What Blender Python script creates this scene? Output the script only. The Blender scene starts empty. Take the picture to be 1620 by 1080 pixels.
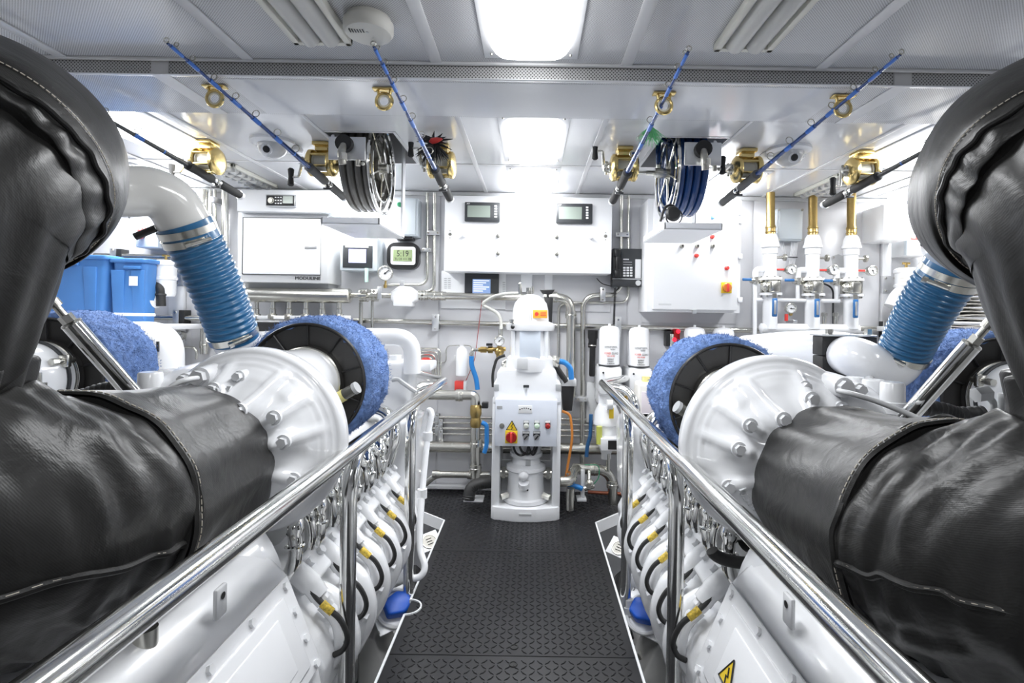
import bpy, bmesh, math, random
from mathutils import Vector, Matrix, noise
random.seed(7)
SC = bpy.context.scene
PI = math.pi
# ------------------------------------------------------------------ camera, world, exposure
F, VX, VY, EYE = 830.0, 842.0, 495.0, 1.17
ROLL = math.radians(0.9)
RT = Vector((math.cos(ROLL), 0, math.sin(ROLL))); UP = Vector((-math.sin(ROLL), 0, math.cos(ROLL)))
cam = bpy.data.cameras.new('camera'); camo = bpy.data.objects.new('camera', cam); SC.collection.objects.link(camo)
cam.sensor_width = 36; cam.lens = F/1620*36
cam.shift_x = -(VX-810)/1620; cam.shift_y = -(540-VY)/1620
cam.clip_start = 0.02
camo.matrix_world = Matrix(((RT.x, UP.x, 0, 0), (0, 0, -1, 0), (RT.z, UP.z, 0, EYE), (0, 0, 0, 1)))
SC.camera = camo
SC.view_settings.view_transform = 'Standard'; SC.view_settings.look = 'None'
SC.view_settings.gamma = 1.0; SC.view_settings.exposure = 0.0
SC.view_settings.use_curve_mapping = False
w = bpy.data.worlds.new('world'); SC.world = w; w.use_nodes = True
w.node_tree.nodes['Background'].inputs[0].default_value = (0.8, 0.85, 0.9, 1)
w.node_tree.nodes['Background'].inputs[1].default_value = 0.4
LIT_E, AREA_W = 7.0, 11.0
H = 1.96            # ceiling height above the walkway
WALL = 3.46         # back wall distance

def area(x, y, z, sx, sy, watts, col=(0.97, 0.985, 1.0)):
    l = bpy.data.lights.new('lamp', 'AREA'); l.shape = 'RECTANGLE'; l.size = sx; l.size_y = sy
    l.energy = watts; l.color = col
    o = bpy.data.objects.new('lamp', l); SC.collection.objects.link(o); o.location = (x, y, z)
    return o

# ------------------------------------------------------------------ helpers
def P(px, py, Y):
    a = (px-VX)/F; b = -(py-VY)/F
    return Vector((0, Y, EYE)) + RT*(a*Y) + UP*(b*Y)
MATS = {}
def mat(name, col, rough=0.4, metal=0.0, emit=None, bump=None, var=None, alpha=None, coat=0.0, spec=None):
    if name in MATS: return MATS[name]
    m = bpy.data.materials.new(name); m.use_nodes = True; nt = m.node_tree; b = nt.nodes['Principled BSDF']
    b.inputs['Base Color'].default_value = (*col, 1); b.inputs['Roughness'].default_value = rough
    b.inputs['Metallic'].default_value = metal
    b.inputs['Coat Weight'].default_value = coat
    if spec is not None: b.inputs['Specular IOR Level'].default_value = spec
    if emit: b.inputs['Emission Color'].default_value = (*emit[0], 1); b.inputs['Emission Strength'].default_value = emit[1]
    if alpha is not None: b.inputs['Alpha'].default_value = alpha
    tc = nt.nodes.new('ShaderNodeTexCoord')
    if var:                     # (scale, amount[, stretch])
        n = nt.nodes.new('ShaderNodeTexNoise'); n.inputs['Scale'].default_value = var[0]; n.inputs['Detail'].default_value = 5
        src = tc.outputs['Object']
        if len(var) > 2:
            mp = nt.nodes.new('ShaderNodeMapping'); mp.inputs['Scale'].default_value = var[2]
            nt.links.new(src, mp.inputs[0]); src = mp.outputs[0]
        nt.links.new(src, n.inputs['Vector'])
        r = nt.nodes.new('ShaderNodeValToRGB'); lo = [max(0, c*(1-var[1])) for c in col]; hi = [min(1, c*(1+var[1])) for c in col]
        r.color_ramp.elements[0].position = .3; r.color_ramp.elements[1].position = .7
        r.color_ramp.elements[0].color = (*lo, 1); r.color_ramp.elements[1].color = (*hi, 1)
        nt.links.new(n.outputs['Fac'], r.inputs[0]); nt.links.new(r.outputs[0], b.inputs['Base Color'])
    if bump:                    # (scale, strength, distance)
        n2 = nt.nodes.new('ShaderNodeTexNoise'); n2.inputs['Scale'].default_value = bump[0]; n2.inputs['Detail'].default_value = 4
        nt.links.new(tc.outputs['Object'], n2.inputs['Vector'])
        bp = nt.nodes.new('ShaderNodeBump'); bp.inputs['Strength'].default_value = bump[1]; bp.inputs['Distance'].default_value = bump[2]
        nt.links.new(n2.outputs['Fac'], bp.inputs['Height']); nt.links.new(bp.outputs[0], b.inputs['Normal'])
    MATS[name] = m
    return m
def perforated(name, col, hole, pitch, rad, rough=0.3, plane='xy'):
    """sheet punched with a staggered grid of holes"""
    m = mat(name, col, rough); nt = m.node_tree; b = nt.nodes['Principled BSDF']
    tc = nt.nodes.new('ShaderNodeTexCoord'); sp = nt.nodes.new('ShaderNodeSeparateXYZ'); nt.links.new(tc.outputs['Object'], sp.inputs[0])
    def M(op, a, bb=None, c=None):
        n = nt.nodes.new('ShaderNodeMath'); n.operation = op
        for i, v in enumerate((a, bb, c)):
            if v is None: continue
            if isinstance(v, (int, float)): n.inputs[i].default_value = v
            else: nt.links.new(v, n.inputs[i])
        return n.outputs[0]
    A = sp.outputs['X']; Bc = sp.outputs['Y' if plane == 'xy' else 'Z']
    def dots(off):
        u = M('SUBTRACT', M('FRACT', M('ADD', M('DIVIDE', A, pitch), off)), .5)
        v = M('SUBTRACT', M('FRACT', M('ADD', M('DIVIDE', Bc, pitch), off)), .5)
        return M('SQRT', M('ADD', M('MULTIPLY', u, u), M('MULTIPLY', v, v)))
    d = M('MINIMUM', dots(0.0), dots(0.5))
    f = M('LESS_THAN', d, rad)
    mx = nt.nodes.new('ShaderNodeMix'); mx.data_type = 'RGBA'
    mx.inputs['A'].default_value = (*col, 1); mx.inputs['B'].default_value = (*hole, 1)
    nt.links.new(f, mx.inputs['Factor']); nt.links.new(mx.outputs['Result'], b.inputs['Base Color'])
    return m

WHITE = mat('white_gloss_paint', (.84, .85, .87), .16, coat=.3, bump=(14, .05, .003))
WHITE2 = mat('white_enclosure_paint', (.86, .87, .89), .3)
CAST = mat('white_painted_casting', (.84, .85, .87), .2, coat=.25, bump=(22, .25, .006))
WALLM = mat('wall_panel_paint', (.66, .665, .69), .26, var=(2.5, .04))
CEILB = mat('ceiling_smooth', (.7, .71, .73), .16)
CEIL = perforated('ceiling_perforated', (.70, .71, .73), (.30, .30, .31), .0075, .22, .16)
VENT = perforated('perforated_strip', (.64, .64, .64), (.12, .12, .12), .011, .23, .4, 'xz')
BATTEN = mat('ceiling_batten', (.74, .74, .75), .3)
CHROME = mat('polished_steel', (.82, .82, .80), .07, 1.0)
CHROMER = mat('rail_polished_steel', (.80, .80, .78), .11, 1.0, var=(6, .06, (8, 1, 8)))
STEEL = mat('stainless_pipe', (.66, .65, .60), .26, 1.0, var=(9, .08))
STEELD = mat('dull_steel', (.45, .44, .40), .4, 1.0, var=(12, .15))
ALU = mat('brushed_aluminium', (.72, .73, .74), .35, .9)
BRASS = mat('brass_pipe', (.52, .37, .14), .3, 1.0, var=(12, .2))
GOLD = mat('gold_anodised', (.80, .62, .27), .26, 1.0)
BLACK = mat('black_plastic', (.015, .015, .016), .35)
DARK = mat('dark_grey_plastic', (.035, .038, .042), .4)
RUBBER = mat('black_rubber', (.02, .02, .02), .5, bump=(60, .2, .002))
FOAM = mat('dark_foam_grip', (.025, .025, .025), .8, bump=(200, .3, .001))
FOAMG = mat('grey_foam_grip', (.10, .10, .10), .8, bump=(200, .3, .001))
GREYB = mat('grey_blue_box', (.55, .60, .64), .4)
LGREY = mat('light_grey_paint', (.62, .63, .64), .35)
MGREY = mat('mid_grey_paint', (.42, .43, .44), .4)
BILGE = mat('bilge_grey_paint', (.55, .55, .54), .4, var=(4, .12))
DARKIN = mat('dark_recess', (.05, .05, .05), .8)
RED = mat('red_plastic', (.75, .06, .05), .3)
DRED = mat('dark_red_lens', (.35, .02, .02), .2)
GREEN = mat('green_plastic', (.02, .25, .10), .3)
PGREEN = mat('pale_green_lens', (.55, .70, .55), .2)
YELLOW = mat('yellow_plastic', (.85, .60, .03), .4)
TAGY = mat('yellow_tag', (.62, .44, .05), .5, var=(160, .5))
ORANGE = mat('orange_hose', (.60, .22, .04), .35)
COPPER = mat('rusty_copper', (.35, .12, .07), .4, .6)
BLUEP = mat('blue_lever_plastic', (.03, .14, .36), .35)
BLUEK = mat('blue_knob', (.01, .10, .55), .4)
BLUEH = mat('blue_rubber_hose', (.02, .20, .55), .35)
BLUEHD = mat('navy_blue_hose', (.008, .045, .17), .25, coat=.3)
GREYH = mat('grey_rubber_hose', (.11, .105, .095), .22, coat=.4)
TUB = mat('blue_tub_plastic', (.07, .22, .54), .35, var=(3, .06))
HOSEB = mat('blue_ducting', (.022, .125, .27), .3, coat=.3, var=(30, .12))
FUZZ = mat('blue_filter_fleece', (.13, .22, .46), .95, bump=(90, .9, .01), var=(45, .3))
LAG = mat('black_lagging_cloth', (.020, .0197, .019), .41, var=(3, .35), spec=.45)
LAG2 = mat('black_lagging_shiny', (.021, .0207, .020), .40, var=(4, .3), spec=.45)
THREAD = mat('beige_thread', (.55, .50, .42), .7)
LCD = mat('lcd_grey_green', (.24, .28, .25), .25)
LCDG = mat('lcd_green', (.26, .33, .17), .3)
INK = mat('black_ink', (.02, .02, .02), .6)
INKR = mat('red_ink', (.75, .10, .06), .6)
PAPER = mat('label_paper', (.80, .81, .82), .5)
SCREENB = mat('lit_blue_screen', (.1, .2, .5), .3, emit=((.35, .5, .95), 1.0))
SCREENP = mat('lit_pale_screen', (.6, .6, .8), .3, emit=((.75, .8, 1.0), .9))
LAMP = mat('lit_diffuser', (.9, .9, .9), .5, emit=((.98, .99, 1.0), LIT_E))
LENS = mat('unlit_lens', (.62, .62, .60), .2, bump=(30, .1, .004))
FRAMEY = mat('aged_lamp_frame', (.72, .71, .64), .35)
TOWEL = mat('white_towel', (.80, .78, .74), .9, bump=(120, .5, .004))
CREAM = mat('cream_plastic', (.82, .80, .76), .35)
GLASS = mat('clear_plastic', (.75, .78, .80), .05, alpha=.35)
TREAD = mat('black_tread_rubber', (.013, .013, .015), .36, bump=(300, .1, .0006))
BLADE = mat('blue_rod_blank', (.012, .05, .20), .2, .3, coat=.3)
ROSEI = mat('pink_tinted_label', (.70, .62, .64), .5)
FEATH = mat('black_feather', (.01, .01, .01), .6)
TINS = mat('green_tinsel', (.25, .75, .35), .2, .2)
# woven cloth relief on the lagging
for mm, sc_, st in ((LAG, 1, .5), (LAG2, 1, .35)):
    nt = mm.node_tree; b = nt.nodes['Principled BSDF']; tc = nt.nodes.new('ShaderNodeTexCoord')
    wv = nt.nodes.new('ShaderNodeTexWave'); wv.inputs['Scale'].default_value = 140; wv.bands_direction = 'DIAGONAL'; wv.inputs['Distortion'].default_value = 1.2
    n2 = nt.nodes.new('ShaderNodeTexNoise'); n2.inputs['Scale'].default_value = 9; n2.inputs['Detail'].default_value = 6; n2.inputs['Distortion'].default_value = .6
    nt.links.new(tc.outputs['Object'], wv.inputs['Vector']); nt.links.new(tc.outputs['Object'], n2.inputs['Vector'])
    b1 = nt.nodes.new('ShaderNodeBump'); b1.inputs['Strength'].default_value = .10*st; b1.inputs['Distance'].default_value = .002
    b2 = nt.nodes.new('ShaderNodeBump'); b2.inputs['Strength'].default_value = st; b2.inputs['Distance'].default_value = .014
    nt.links.new(wv.outputs['Fac'], b1.inputs['Height']); nt.links.new(n2.outputs['Fac'], b2.inputs['Height'])
    nt.links.new(b2.outputs[0], b1.inputs['Normal']); nt.links.new(b1.outputs[0], b.inputs['Normal'])

def catmull(pts, sub=6):
    pts = [Vector(p) for p in pts]; out = []
    for i in range(len(pts)-1):
        p0 = pts[max(i-1, 0)]; p1 = pts[i]; p2 = pts[i+1]; p3 = pts[min(i+2, len(pts)-1)]
        for k in range(sub):
            t = k/sub
            out.append(.5*((2*p1)+(p2-p0)*t+(2*p0-5*p1+4*p2-p3)*t*t+(3*p1-p0-3*p2+p3)*t**3))
    out.append(pts[-1]); return out
def fillet(pts, r, n=6):
    pts = [Vector(p) for p in pts]; out = [pts[0]]
    for i in range(1, len(pts)-1):
        a = pts[i-1]-pts[i]; b = pts[i+1]-pts[i]; la, lb = a.length, b.length
        a.normalize(); b.normalize(); d = min(r, la*.48, lb*.48)
        s, e, c = pts[i]+a*d, pts[i]+b*d, pts[i]
        for k in range(n+1):
            t = k/n; out.append(s*(1-t)**2 + c*2*t*(1-t) + e*t*t)
    out.append(pts[-1]); return out
def frames(pts):
    n = len(pts); T = []
    for i in range(n):
        t = pts[min(i+1, n-1)]-pts[max(i-1, 0)]
        T.append(t.normalized() if t.length > 1e-9 else Vector((0, 0, 1)))
    u = T[0].orthogonal().normalized(); out = []
    for i in range(n):
        u = (u - T[i]*u.dot(T[i])).normalized(); out.append((T[i], u, T[i].cross(u)))
    return out
class B:
    def __init__(s): s.bm = bmesh.new()
    def box(s, x0, x1, y0, y1, z0, z1, bev=0, seg=2, rot=None):
        t = bmesh.new(); c = Vector(((x0+x1)/2, (y0+y1)/2, (z0+z1)/2))
        bmesh.ops.create_cube(t, size=1)
        for v in t.verts: v.co = Vector((v.co.x*abs(x1-x0), v.co.y*abs(y1-y0), v.co.z*abs(z1-z0)))
        if bev: bmesh.ops.bevel(t, geom=list(t.edges), offset=bev, segments=seg, affect='EDGES', profile=.5)
        for v in t.verts: v.co = (rot @ v.co if rot else v.co) + c
        s.join(t); return s
    def cbox(s, c, sz, bev=0, rot=None, seg=2):
        c = Vector(c); return s.box(c.x-sz[0]/2, c.x+sz[0]/2, c.y-sz[1]/2, c.y+sz[1]/2, c.z-sz[2]/2, c.z+sz[2]/2, bev, seg, rot)
    def join(s, t):
        m = bpy.data.meshes.new('tmp'); t.to_mesh(m); t.free(); s.bm.from_mesh(m); bpy.data.meshes.remove(m)
    def rings(s, rings, closed=False, cap=True):
        V = [[s.bm.verts.new(p) for p in r] for r in rings]; n = len(V[0])
        for i in range(len(V) if closed else len(V)-1):
            a, b = V[i], V[(i+1) % len(V)]
            for k in range(n):
                try: s.bm.faces.new((a[k], a[(k+1) % n], b[(k+1) % n], b[k]))
                except ValueError: pass
        if cap and not closed:
            s.bm.faces.new(V[0][::-1]); s.bm.faces.new(V[-1])
        return s
    def tube(s, pts, r, n=10, closed=False, cap=True):
        pts = [Vector(p) for p in pts]; fr = frames(pts); R = []
        for i, (p, (t, u, v)) in enumerate(zip(pts, fr)):
            rr = r[i] if isinstance(r, (list, tuple)) else r
            R.append([p+(u*math.cos(2*PI*k/n)+v*math.sin(2*PI*k/n))*rr for k in range(n)])
        return s.rings(R, closed, cap)
    def cyl(s, p, q, r, r2=None, n=16):
        return s.tube([p, q], [r, r if r2 is None else r2], n)
    def lathe(s, p, d, prof, n=24, cap=True):
        p = Vector(p); d = Vector(d).normalized(); u = d.orthogonal().normalized(); v = d.cross(u)
        return s.rings([[p+d*t+(u*math.cos(2*PI*k/n)+v*math.sin(2*PI*k/n))*max(r, 1e-4) for k in range(n)] for t, r in prof], cap=cap)
    def sph(s, c, r, n=14, m=8):
        c = Vector(c); r = (r, r, r) if isinstance(r, (int, float)) else r
        return s.rings([[c+Vector((r[0]*math.cos(2*PI*k/n)*math.sin(a), r[1]*math.sin(2*PI*k/n)*math.sin(a), r[2]*math.cos(a))) for k in range(n)]
                        for a in [max(.02, PI*i/m) if i < m else PI-.02 for i in range(m+1)]])
    def torus(s, c, d, R, r, n=32, m=8):
        d = Vector(d).normalized(); u = d.orthogonal().normalized(); v = d.cross(u); c = Vector(c)
        return s.rings([[c+(u*math.cos(a)+v*math.sin(a))*(R+r*math.cos(b))+d*(r*math.sin(b)) for b in [2*PI*k/m for k in range(m)]]
                        for a in [2*PI*i/n for i in range(n)]], closed=True)
    def prism(s, pts, vec, bev=0):
        t = bmesh.new(); vec = Vector(vec); a = [t.verts.new(Vector(p)) for p in pts]; b = [t.verts.new(Vector(p)+vec) for p in pts]; n = len(pts)
        t.faces.new(a); t.faces.new(b[::-1])
        for k in range(n): t.faces.new((a[k], b[k], b[(k+1) % n], a[(k+1) % n]))
        bmesh.ops.recalc_face_normals(t, faces=t.faces)
        if bev: bmesh.ops.bevel(t, geom=list(t.edges), offset=bev, segments=3, affect='EDGES', profile=.5)
        s.join(t); return s
    def hexn(s, c, d, r, h):   # hex bolt head
        c = Vector(c); d = Vector(d).normalized(); return s.tube([c, c+d*h], r, 6)
    def build(s, name, m, parent=None, label=None, cat=None, group=None, kind=None, org=None, sharp=38, recalc=True):
        bm = s.bm
        if recalc: bmesh.ops.recalc_face_normals(bm, faces=bm.faces)
        ca = math.radians(sharp)
        for f in bm.faces: f.smooth = True
        for e in bm.edges:
            if len(e.link_faces) == 2 and e.calc_face_angle(0) > ca: e.smooth = False
        if parent is not None:
            off = Vector(parent.get('_o', (0, 0, 0)))
        elif org is not None: off = Vector(org)
        elif kind == 'structure': off = Vector((0, 0, 0))
        else:
            xs = [v.co for v in bm.verts]
            mn = [min(c[i] for c in xs) for i in range(3)]; mx = [max(c[i] for c in xs) for i in range(3)]
            off = Vector(((mn[0]+mx[0])/2, (mn[1]+mx[1])/2, mn[2]))
        for v in bm.verts: v.co -= off
        me = bpy.data.meshes.new(name); bm.to_mesh(me); bm.free()
        o = bpy.data.objects.new(name, me); SC.collection.objects.link(o); me.materials.append(m)
        if parent is not None: o.parent = parent
        else: o.location = off
        o['_o'] = tuple(off)
        if label: o['label'] = label
        if cat: o['category'] = cat
        if group: o['group'] = group
        if kind: o['kind'] = kind
        return o
def split(b, name, m, parent, label=None):
    """every loose piece becomes a part of its own"""
    bm = b.bm; bm.verts.ensure_lookup_table(); seen = set(); out = []
    for v in bm.verts:
        if v in seen: continue
        st = [v]; seen.add(v); isl = []
        while st:
            a = st.pop(); isl.append(a)
            for e in a.link_edges:
                o = e.other_vert(a)
                if o not in seen: seen.add(o); st.append(o)
        q = B(); mp = {a: q.bm.verts.new(a.co) for a in isl}; fs = set(f for a in isl for f in a.link_faces)
        for f in fs: q.bm.faces.new([mp[x] for x in f.verts])
        out.append(q.build(name, m, parent, label))
    bm.free(); return out
def thing(name, label, cat, loc, group=None):
    o = bpy.data.objects.new(name, None); SC.collection.objects.link(o); o.location = loc; o.empty_display_size = .05
    o['label'] = label; o['category'] = cat; o['_o'] = tuple(loc)
    if group: o['group'] = group
    return o
def copy_tree(o, parent=None):
    c = o.copy(); SC.collection.objects.link(c); c.parent = parent
    for ch in o.children: copy_tree(ch, c)
    return c
def text(s, loc, size, m, parent, name='lettering', sx=1.0, rot=None, align='CENTER', depth=0.0006, label=None):
    cu = bpy.data.curves.new(name, 'FONT'); cu.body = s; cu.size = size; cu.align_x = align; cu.align_y = 'CENTER'; cu.extrude = depth
    cu.resolution_u = 2
    o = bpy.data.objects.new(name, cu); SC.collection.objects.link(o); cu.materials.append(m)
    me = bpy.data.meshes.new_from_object(o); bpy.data.objects.remove(o); bpy.data.curves.remove(cu)
    o = bpy.data.objects.new(name, me); SC.collection.objects.link(o)
    if not me.materials: me.materials.append(m)
    off = Vector(parent.get('_o', (0, 0, 0))) if parent else Vector((0, 0, 0))
    o.parent = parent; o.location = Vector(loc)-off; o.rotation_euler = rot or (PI/2, 0, 0); o.scale = (sx, 1, 1)
    if label: o['label'] = label
    return o
def rect(px0, py0, px1, py1, Y):
    c = P((px0+px1)/2, (py0+py1)/2, Y); k = Y/F
    return c.x-(px1-px0)/2*k, c.x+(px1-px0)/2*k, c.z-(py1-py0)/2*k, c.z+(py1-py0)/2*k
def wbox(bb, px0, py0, px1, py1, Y, depth, bev=0.0):
    x0, x1, z0, z1 = rect(px0, py0, px1, py1, Y); return bb.box(x0, x1, Y, Y+depth, z0, z1, bev)
def base(px0, py0, px1, py1, Y, depth=0):
    x0, x1, z0, z1 = rect(px0, py0, px1, py1, Y); return ((x0+x1)/2, Y+depth/2, z0)
K = WALL/F
# ================================================================== SETTING
XL, XR, YF, ZB = -3.3, 3.3, -2.2, -.75
def S(name, bb, m, parent=None, **k): return bb.build(name, m, parent, kind='structure' if parent is None else None, **k)
wb = S('wall_back', B().box(XL, XR, WALL, WALL+.1, ZB, H+.3), WALLM)
# raised facing sheets with open joints on the back wall
for x0, x1 in ((-3.2, -2.28), (-2.24, -1.62), (-1.61, -.62), (-.61, .62), (.63, 1.44), (1.45, 2.28), (2.36, 3.2)):
    B().box(x0, x1, WALL-.008, WALL, -.1, H-.012, .002).build('wall_panel', WALLM, wb)
S('wall_left', B().box(XL-.1, XL, YF, WALL, ZB, H+.3), WALLM)
S('wall_right', B().box(XR, XR+.1, YF, WALL, ZB, H+.3), WALLM)
S('wall_front', B().box(XL, XR, YF-.1, YF, ZB, H+.3), WALLM)
B().box(2.285, 2.345, WALL-.03, WALL, 1.0, H-.01, .003).build('trim_1', WHITE2, None, kind='structure')
B().box(-2.38, -2.28, WALL-.03, WALL, .95, H-.25, .003).build('trim_2', WHITE2, None, kind='structure')
B().box(XL, XR, WALL-.02, WALL, H-.03, H-.004, .004).build('trim_3', LGREY, None, kind='structure')
S('bilge_floor', B().box(XL, XR, YF, WALL, ZB-.05, ZB), BILGE)

# ceiling: panels between battens; the two recesses over the hose reels are left open
REC = [(-.935, -.63, 2.33, 2.80), (.565, .86, 2.33, 2.80)]
ce = S('ceiling', B().box(XL, XR, YF, WALL, H+.28, H+.32), DARKIN)
cuts_y = [YF, -.6, .5, 1.668, 2.33, 2.80, WALL]
cuts_x = [XL, -2.7, -2.1, -1.5, -.935, -.63, -.3, .3, .565, .86, 1.5, 2.1, 2.7, XR]
for i in range(len(cuts_x)-1):
    for j in range(len(cuts_y)-1):
        x0, x1, y0, y1 = cuts_x[i], cuts_x[i+1], cuts_y[j], cuts_y[j+1]
        if any(abs(x0-r[0]) < .01 and abs(y0-r[2]) < .01 for r in REC): continue
        smooth = y0 >= 1.6 and -1.5 <= x0 < 1.5
        B().box(x0, x1, y0, y1, H, H+.02).build('ceiling_panel', CEILB if y0 > 1.66 else CEIL, ce)
for r in REC:
    q = B(); t = .015
    q.box(r[0]-t, r[0], r[2]-t, r[3]+t, H-.002, H+.27).box(r[1], r[1]+t, r[2]-t, r[3]+t, H-.002, H+.27)
    q.box(r[0], r[1], r[2]-t, r[2], H-.002, H+.27).box(r[0], r[1], r[3], r[3]+t, H-.002, H+.27)
    q.build('recess_lining', LGREY, ce)
for x in (-2.7, -2.1, -1.5, -.91, -.315, .285, .90, 1.5, 2.1, 2.7):
    B().box(x-.018, x+.018, YF, 1.668, H-.006, H, .002).build('ceiling_batten', BATTEN, ce)
    if abs(x) > 1 or abs(x) < .4: B().box(x-.012, x+.012, 2.0, WALL, H-.005, H, .002).build('ceiling_batten', BATTEN, ce)
for sx in (-1, 1):
    B().box(sx*.945-.008 if sx < 0 else .865, sx*.945+.008 if sx < 0 else .88, 2.0, 3.44, H-.005, H, .002).build('ceiling_batten', BATTEN, ce)
B().box(XL, XR, 2.80, 2.812, H-.003, H).build('ceiling_batten', BATTEN, ce)
B().box(XL, XR, 1.655, 1.668, H-.008, H+.0, .002).build('ceiling_batten', BATTEN, ce)
# dropped beam with perforated face
bm_ = S('beam', B().box(XL, XR, 1.68, 2.0, H-.047, H), CEIL)
B().box(-1.02, 1.02, 1.70, 1.995, H-.0475, H-.0465).build('smooth_soffit', CEILB, bm_)
B().box(XL, XR, 1.676, 1.68, H-.045, H-.003).build('perforated_face', VENT, bm_)
for x in (-1.20, 1.17):
    B().box(x-.028, x+.028, 1.672, 1.68, H-.047, H, .001).box(x-.028, x+.028, 1.672, 2.0, H-.05, H-.047).build('cover_strip', BATTEN, bm_)
B().box(XL, XR, 1.668, 1.684, H-.0495, H-.046, .001).build('beam_edge', CEILB, bm_)

# walkway: rubber tread plates on a white angle frame
fl = bpy.data.objects.new('floor', None); SC.collection.objects.link(fl); fl['kind'] = 'structure'; fl['_o'] = (0, 0, 0)
seams = [-1.6, 1.79, 2.57]
def plate(poly, holes=()):
    q = B().prism([(x, y, -.03) for x, y in poly], (0, 0, .03)); return q.build('tread_plate', TREAD, fl)
plate([(-.47, -1.6), (.37, -1.6), (.37, 1.787), (-.47, 1.787)])
plate([(-.47, 1.791), (.37, 1.791), (.37, 2.567), (-.47, 2.567)])
FAR = [(-.47, 2.571), (.37, 2.571), (.37, 2.94), (.56, 3.13), (1.2, 3.13), (1.2, WALL-.01), (-1.2, WALL-.01), (-1.2, 3.08), (-.63, 3.08), (-.47, 2.94)]
plate(FAR)
def inside(x, y):
    if y < 2.94: return -.455 < x < .355
    if y > WALL-.03: return False
    k = (y-2.94)
    if y < 3.09: return -.455-k*1.1 < x < .355+k*1.0
    return -1.15 < x < 1.15
lg = bmesh.new(); y = 1.2; row = 0
while y < WALL-.02:
    x = -.46 - (.8 if y > 3.1 else .18 if y > 2.94 else 0)
    n = 0
    while x < 1.2:
        if inside(x, y) and not any(abs(y-s) < .012 for s in seams) and not (abs(x+.045) < .014 and any(abs(y-s) < .05 for s in seams)):
            a = PI/4 if (row+n) % 2 else -PI/4
            d = Vector((math.cos(a), math.sin(a), 0)); e = Vector((-d.y, d.x, 0)); c = Vector((x, y, 0))
            L, Wd, hh = .0145, .0042, .0028
            b4 = [c-d*L, c+e*Wd, c+d*L, c-e*Wd]; t4 = [c-d*L*.7+Vector((0, 0, hh)), c+e*Wd*.4+Vector((0, 0, hh)), c+d*L*.7+Vector((0, 0, hh)), c-e*Wd*.4+Vector((0, 0, hh))]
            vb = [lg.verts.new(p) for p in b4]; vt = [lg.verts.new(p) for p in t4]
            lg.faces.new(vt)
            for k in range(4): lg.faces.new((vb[k], vb[(k+1) % 4], vt[(k+1) % 4], vt[k]))
        x += .0265; n += 1
    y += .0265; row += 1
q = B(); q.bm.free(); q.bm = lg
o = q.build('tread_lugs', TREAD, fl, sharp=20); o['kind'] = 'stuff'
for yy in (1.745, 1.835, 2.535, 2.605):
    B().torus((-.045, yy, .0015), (0, 0, 1), .0125, .0025, 20, 6).cyl((-.045, yy, -.001), (-.045, yy, .0012), .0115).build('lifting_hole', INK, fl)
q = B()
q.box(-.478, -.47, -1.6, 2.02, -.06, .004).box(-.478, -.47, 2.12, 2.94, -.06, .004).box(.37, .378, -1.6, 2.94, -.06, .004)
q.prism([(-.47, 2.94, -.06), (-.478, 2.935, -.06), (-.64, 3.07, -.06), (-.64, 3.08, -.06)], (0, 0, .064))
q.prism([(.37, 2.94, -.06), (.378, 2.935, -.06), (.57, 3.12, -.06), (.565, 3.13, -.06)], (0, 0, .064))
q.box(-1.2, -.64, 3.07, 3.08, -.06, .004).box(.565, 1.2, 3.12, 3.13, -.06, .004)
q.build('edge_angle', WHITE2, fl)
q = B(); pts = [Vector((-.474+.05*math.sin(a), 2.07-.05*math.cos(a), -.028)) for a in [PI*i/12 for i in range(13)]]
for i in range(12):
    a, b = pts[i], pts[i+1]; q.prism([a+Vector((0, 0, -.03)), b+Vector((0, 0, -.03)), b+Vector((0, 0, .034)), a+Vector((0, 0, .034))], (b-a).cross(Vector((0, 0, 1))).normalized()*.006)
q.build('pipe_notch_ring', WHITE2, fl)

# ================================================================== CEILING FITTINGS
def dome_light(x, y0, y1, wd, label, watts=AREA_W, z=H):
    t = thing('ceiling_light', label, 'light', (x, (y0+y1)/2, z), 'lit ceiling lights')
    B().box(x-wd/2-.018, x+wd/2+.018, y0-.02, y1+.02, z-.006, z, .002).build('frame', WHITE2, t)
    q = B(); R = []
    for k in range(6):          # pillow shaped diffuser
        a = k/5*PI/2; s = 1-.12*(1-math.cos(a)); d = .032*math.sin(a); ring = []
        hx, hy = wd/2*(s-.1*(k/5)), (y1-y0)/2*(s-.03)
        for j in range(24):
            th = 2*PI*j/24; c, sn = math.cos(th), math.sin(th); e = .35
            ring.append(Vector((x+hx*math.copysign(abs(c)**e, c), (y0+y1)/2+hy*math.copysign(abs(sn)**e, sn), z-.006-d)))
        R.append(ring)
    q.rings(R).build('diffuser', LAMP, t)
    q = B()
    for sx in (-1, 1):
        for yy in (y0+.01, y1-.01): q.sph((x+sx*wd*.48, yy, z-.008), .005, 8, 4)
    split(q, 'screw', STEEL, t)
    area(x, (y0+y1)/2, z-.05, wd*.8, (y1-y0)*.9, watts)
dome_light(-.016, 1.0, 1.60, .25, 'large lit ceiling light nearest the camera, top centre of the picture')
dome_light(-.006, 2.10, 2.70, .26, 'lit ceiling light in the middle of the centre row, beyond the dropped beam')
dome_light(-.006, 2.84, 3.38, .26, 'lit ceiling light over the white control console at the back wall')
dome_light(-1.14, 2.86, 3.36, .24, 'lit ceiling light behind the reel of grey hose')
dome_light(1.16, 2.86, 3.36, .24, 'lit ceiling light behind the reel of blue hose')
dome_light(-1.73, 2.06, 2.66, .26, 'lit ceiling light over the leftmost fishing rod')
dome_light(1.76, 2.06, 2.66, .26, 'lit ceiling light above the rightmost fishing rod')
dome_light(2.36, 2.9, 3.38, .26, 'lit ceiling light in front of the white wall heater box')
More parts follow.
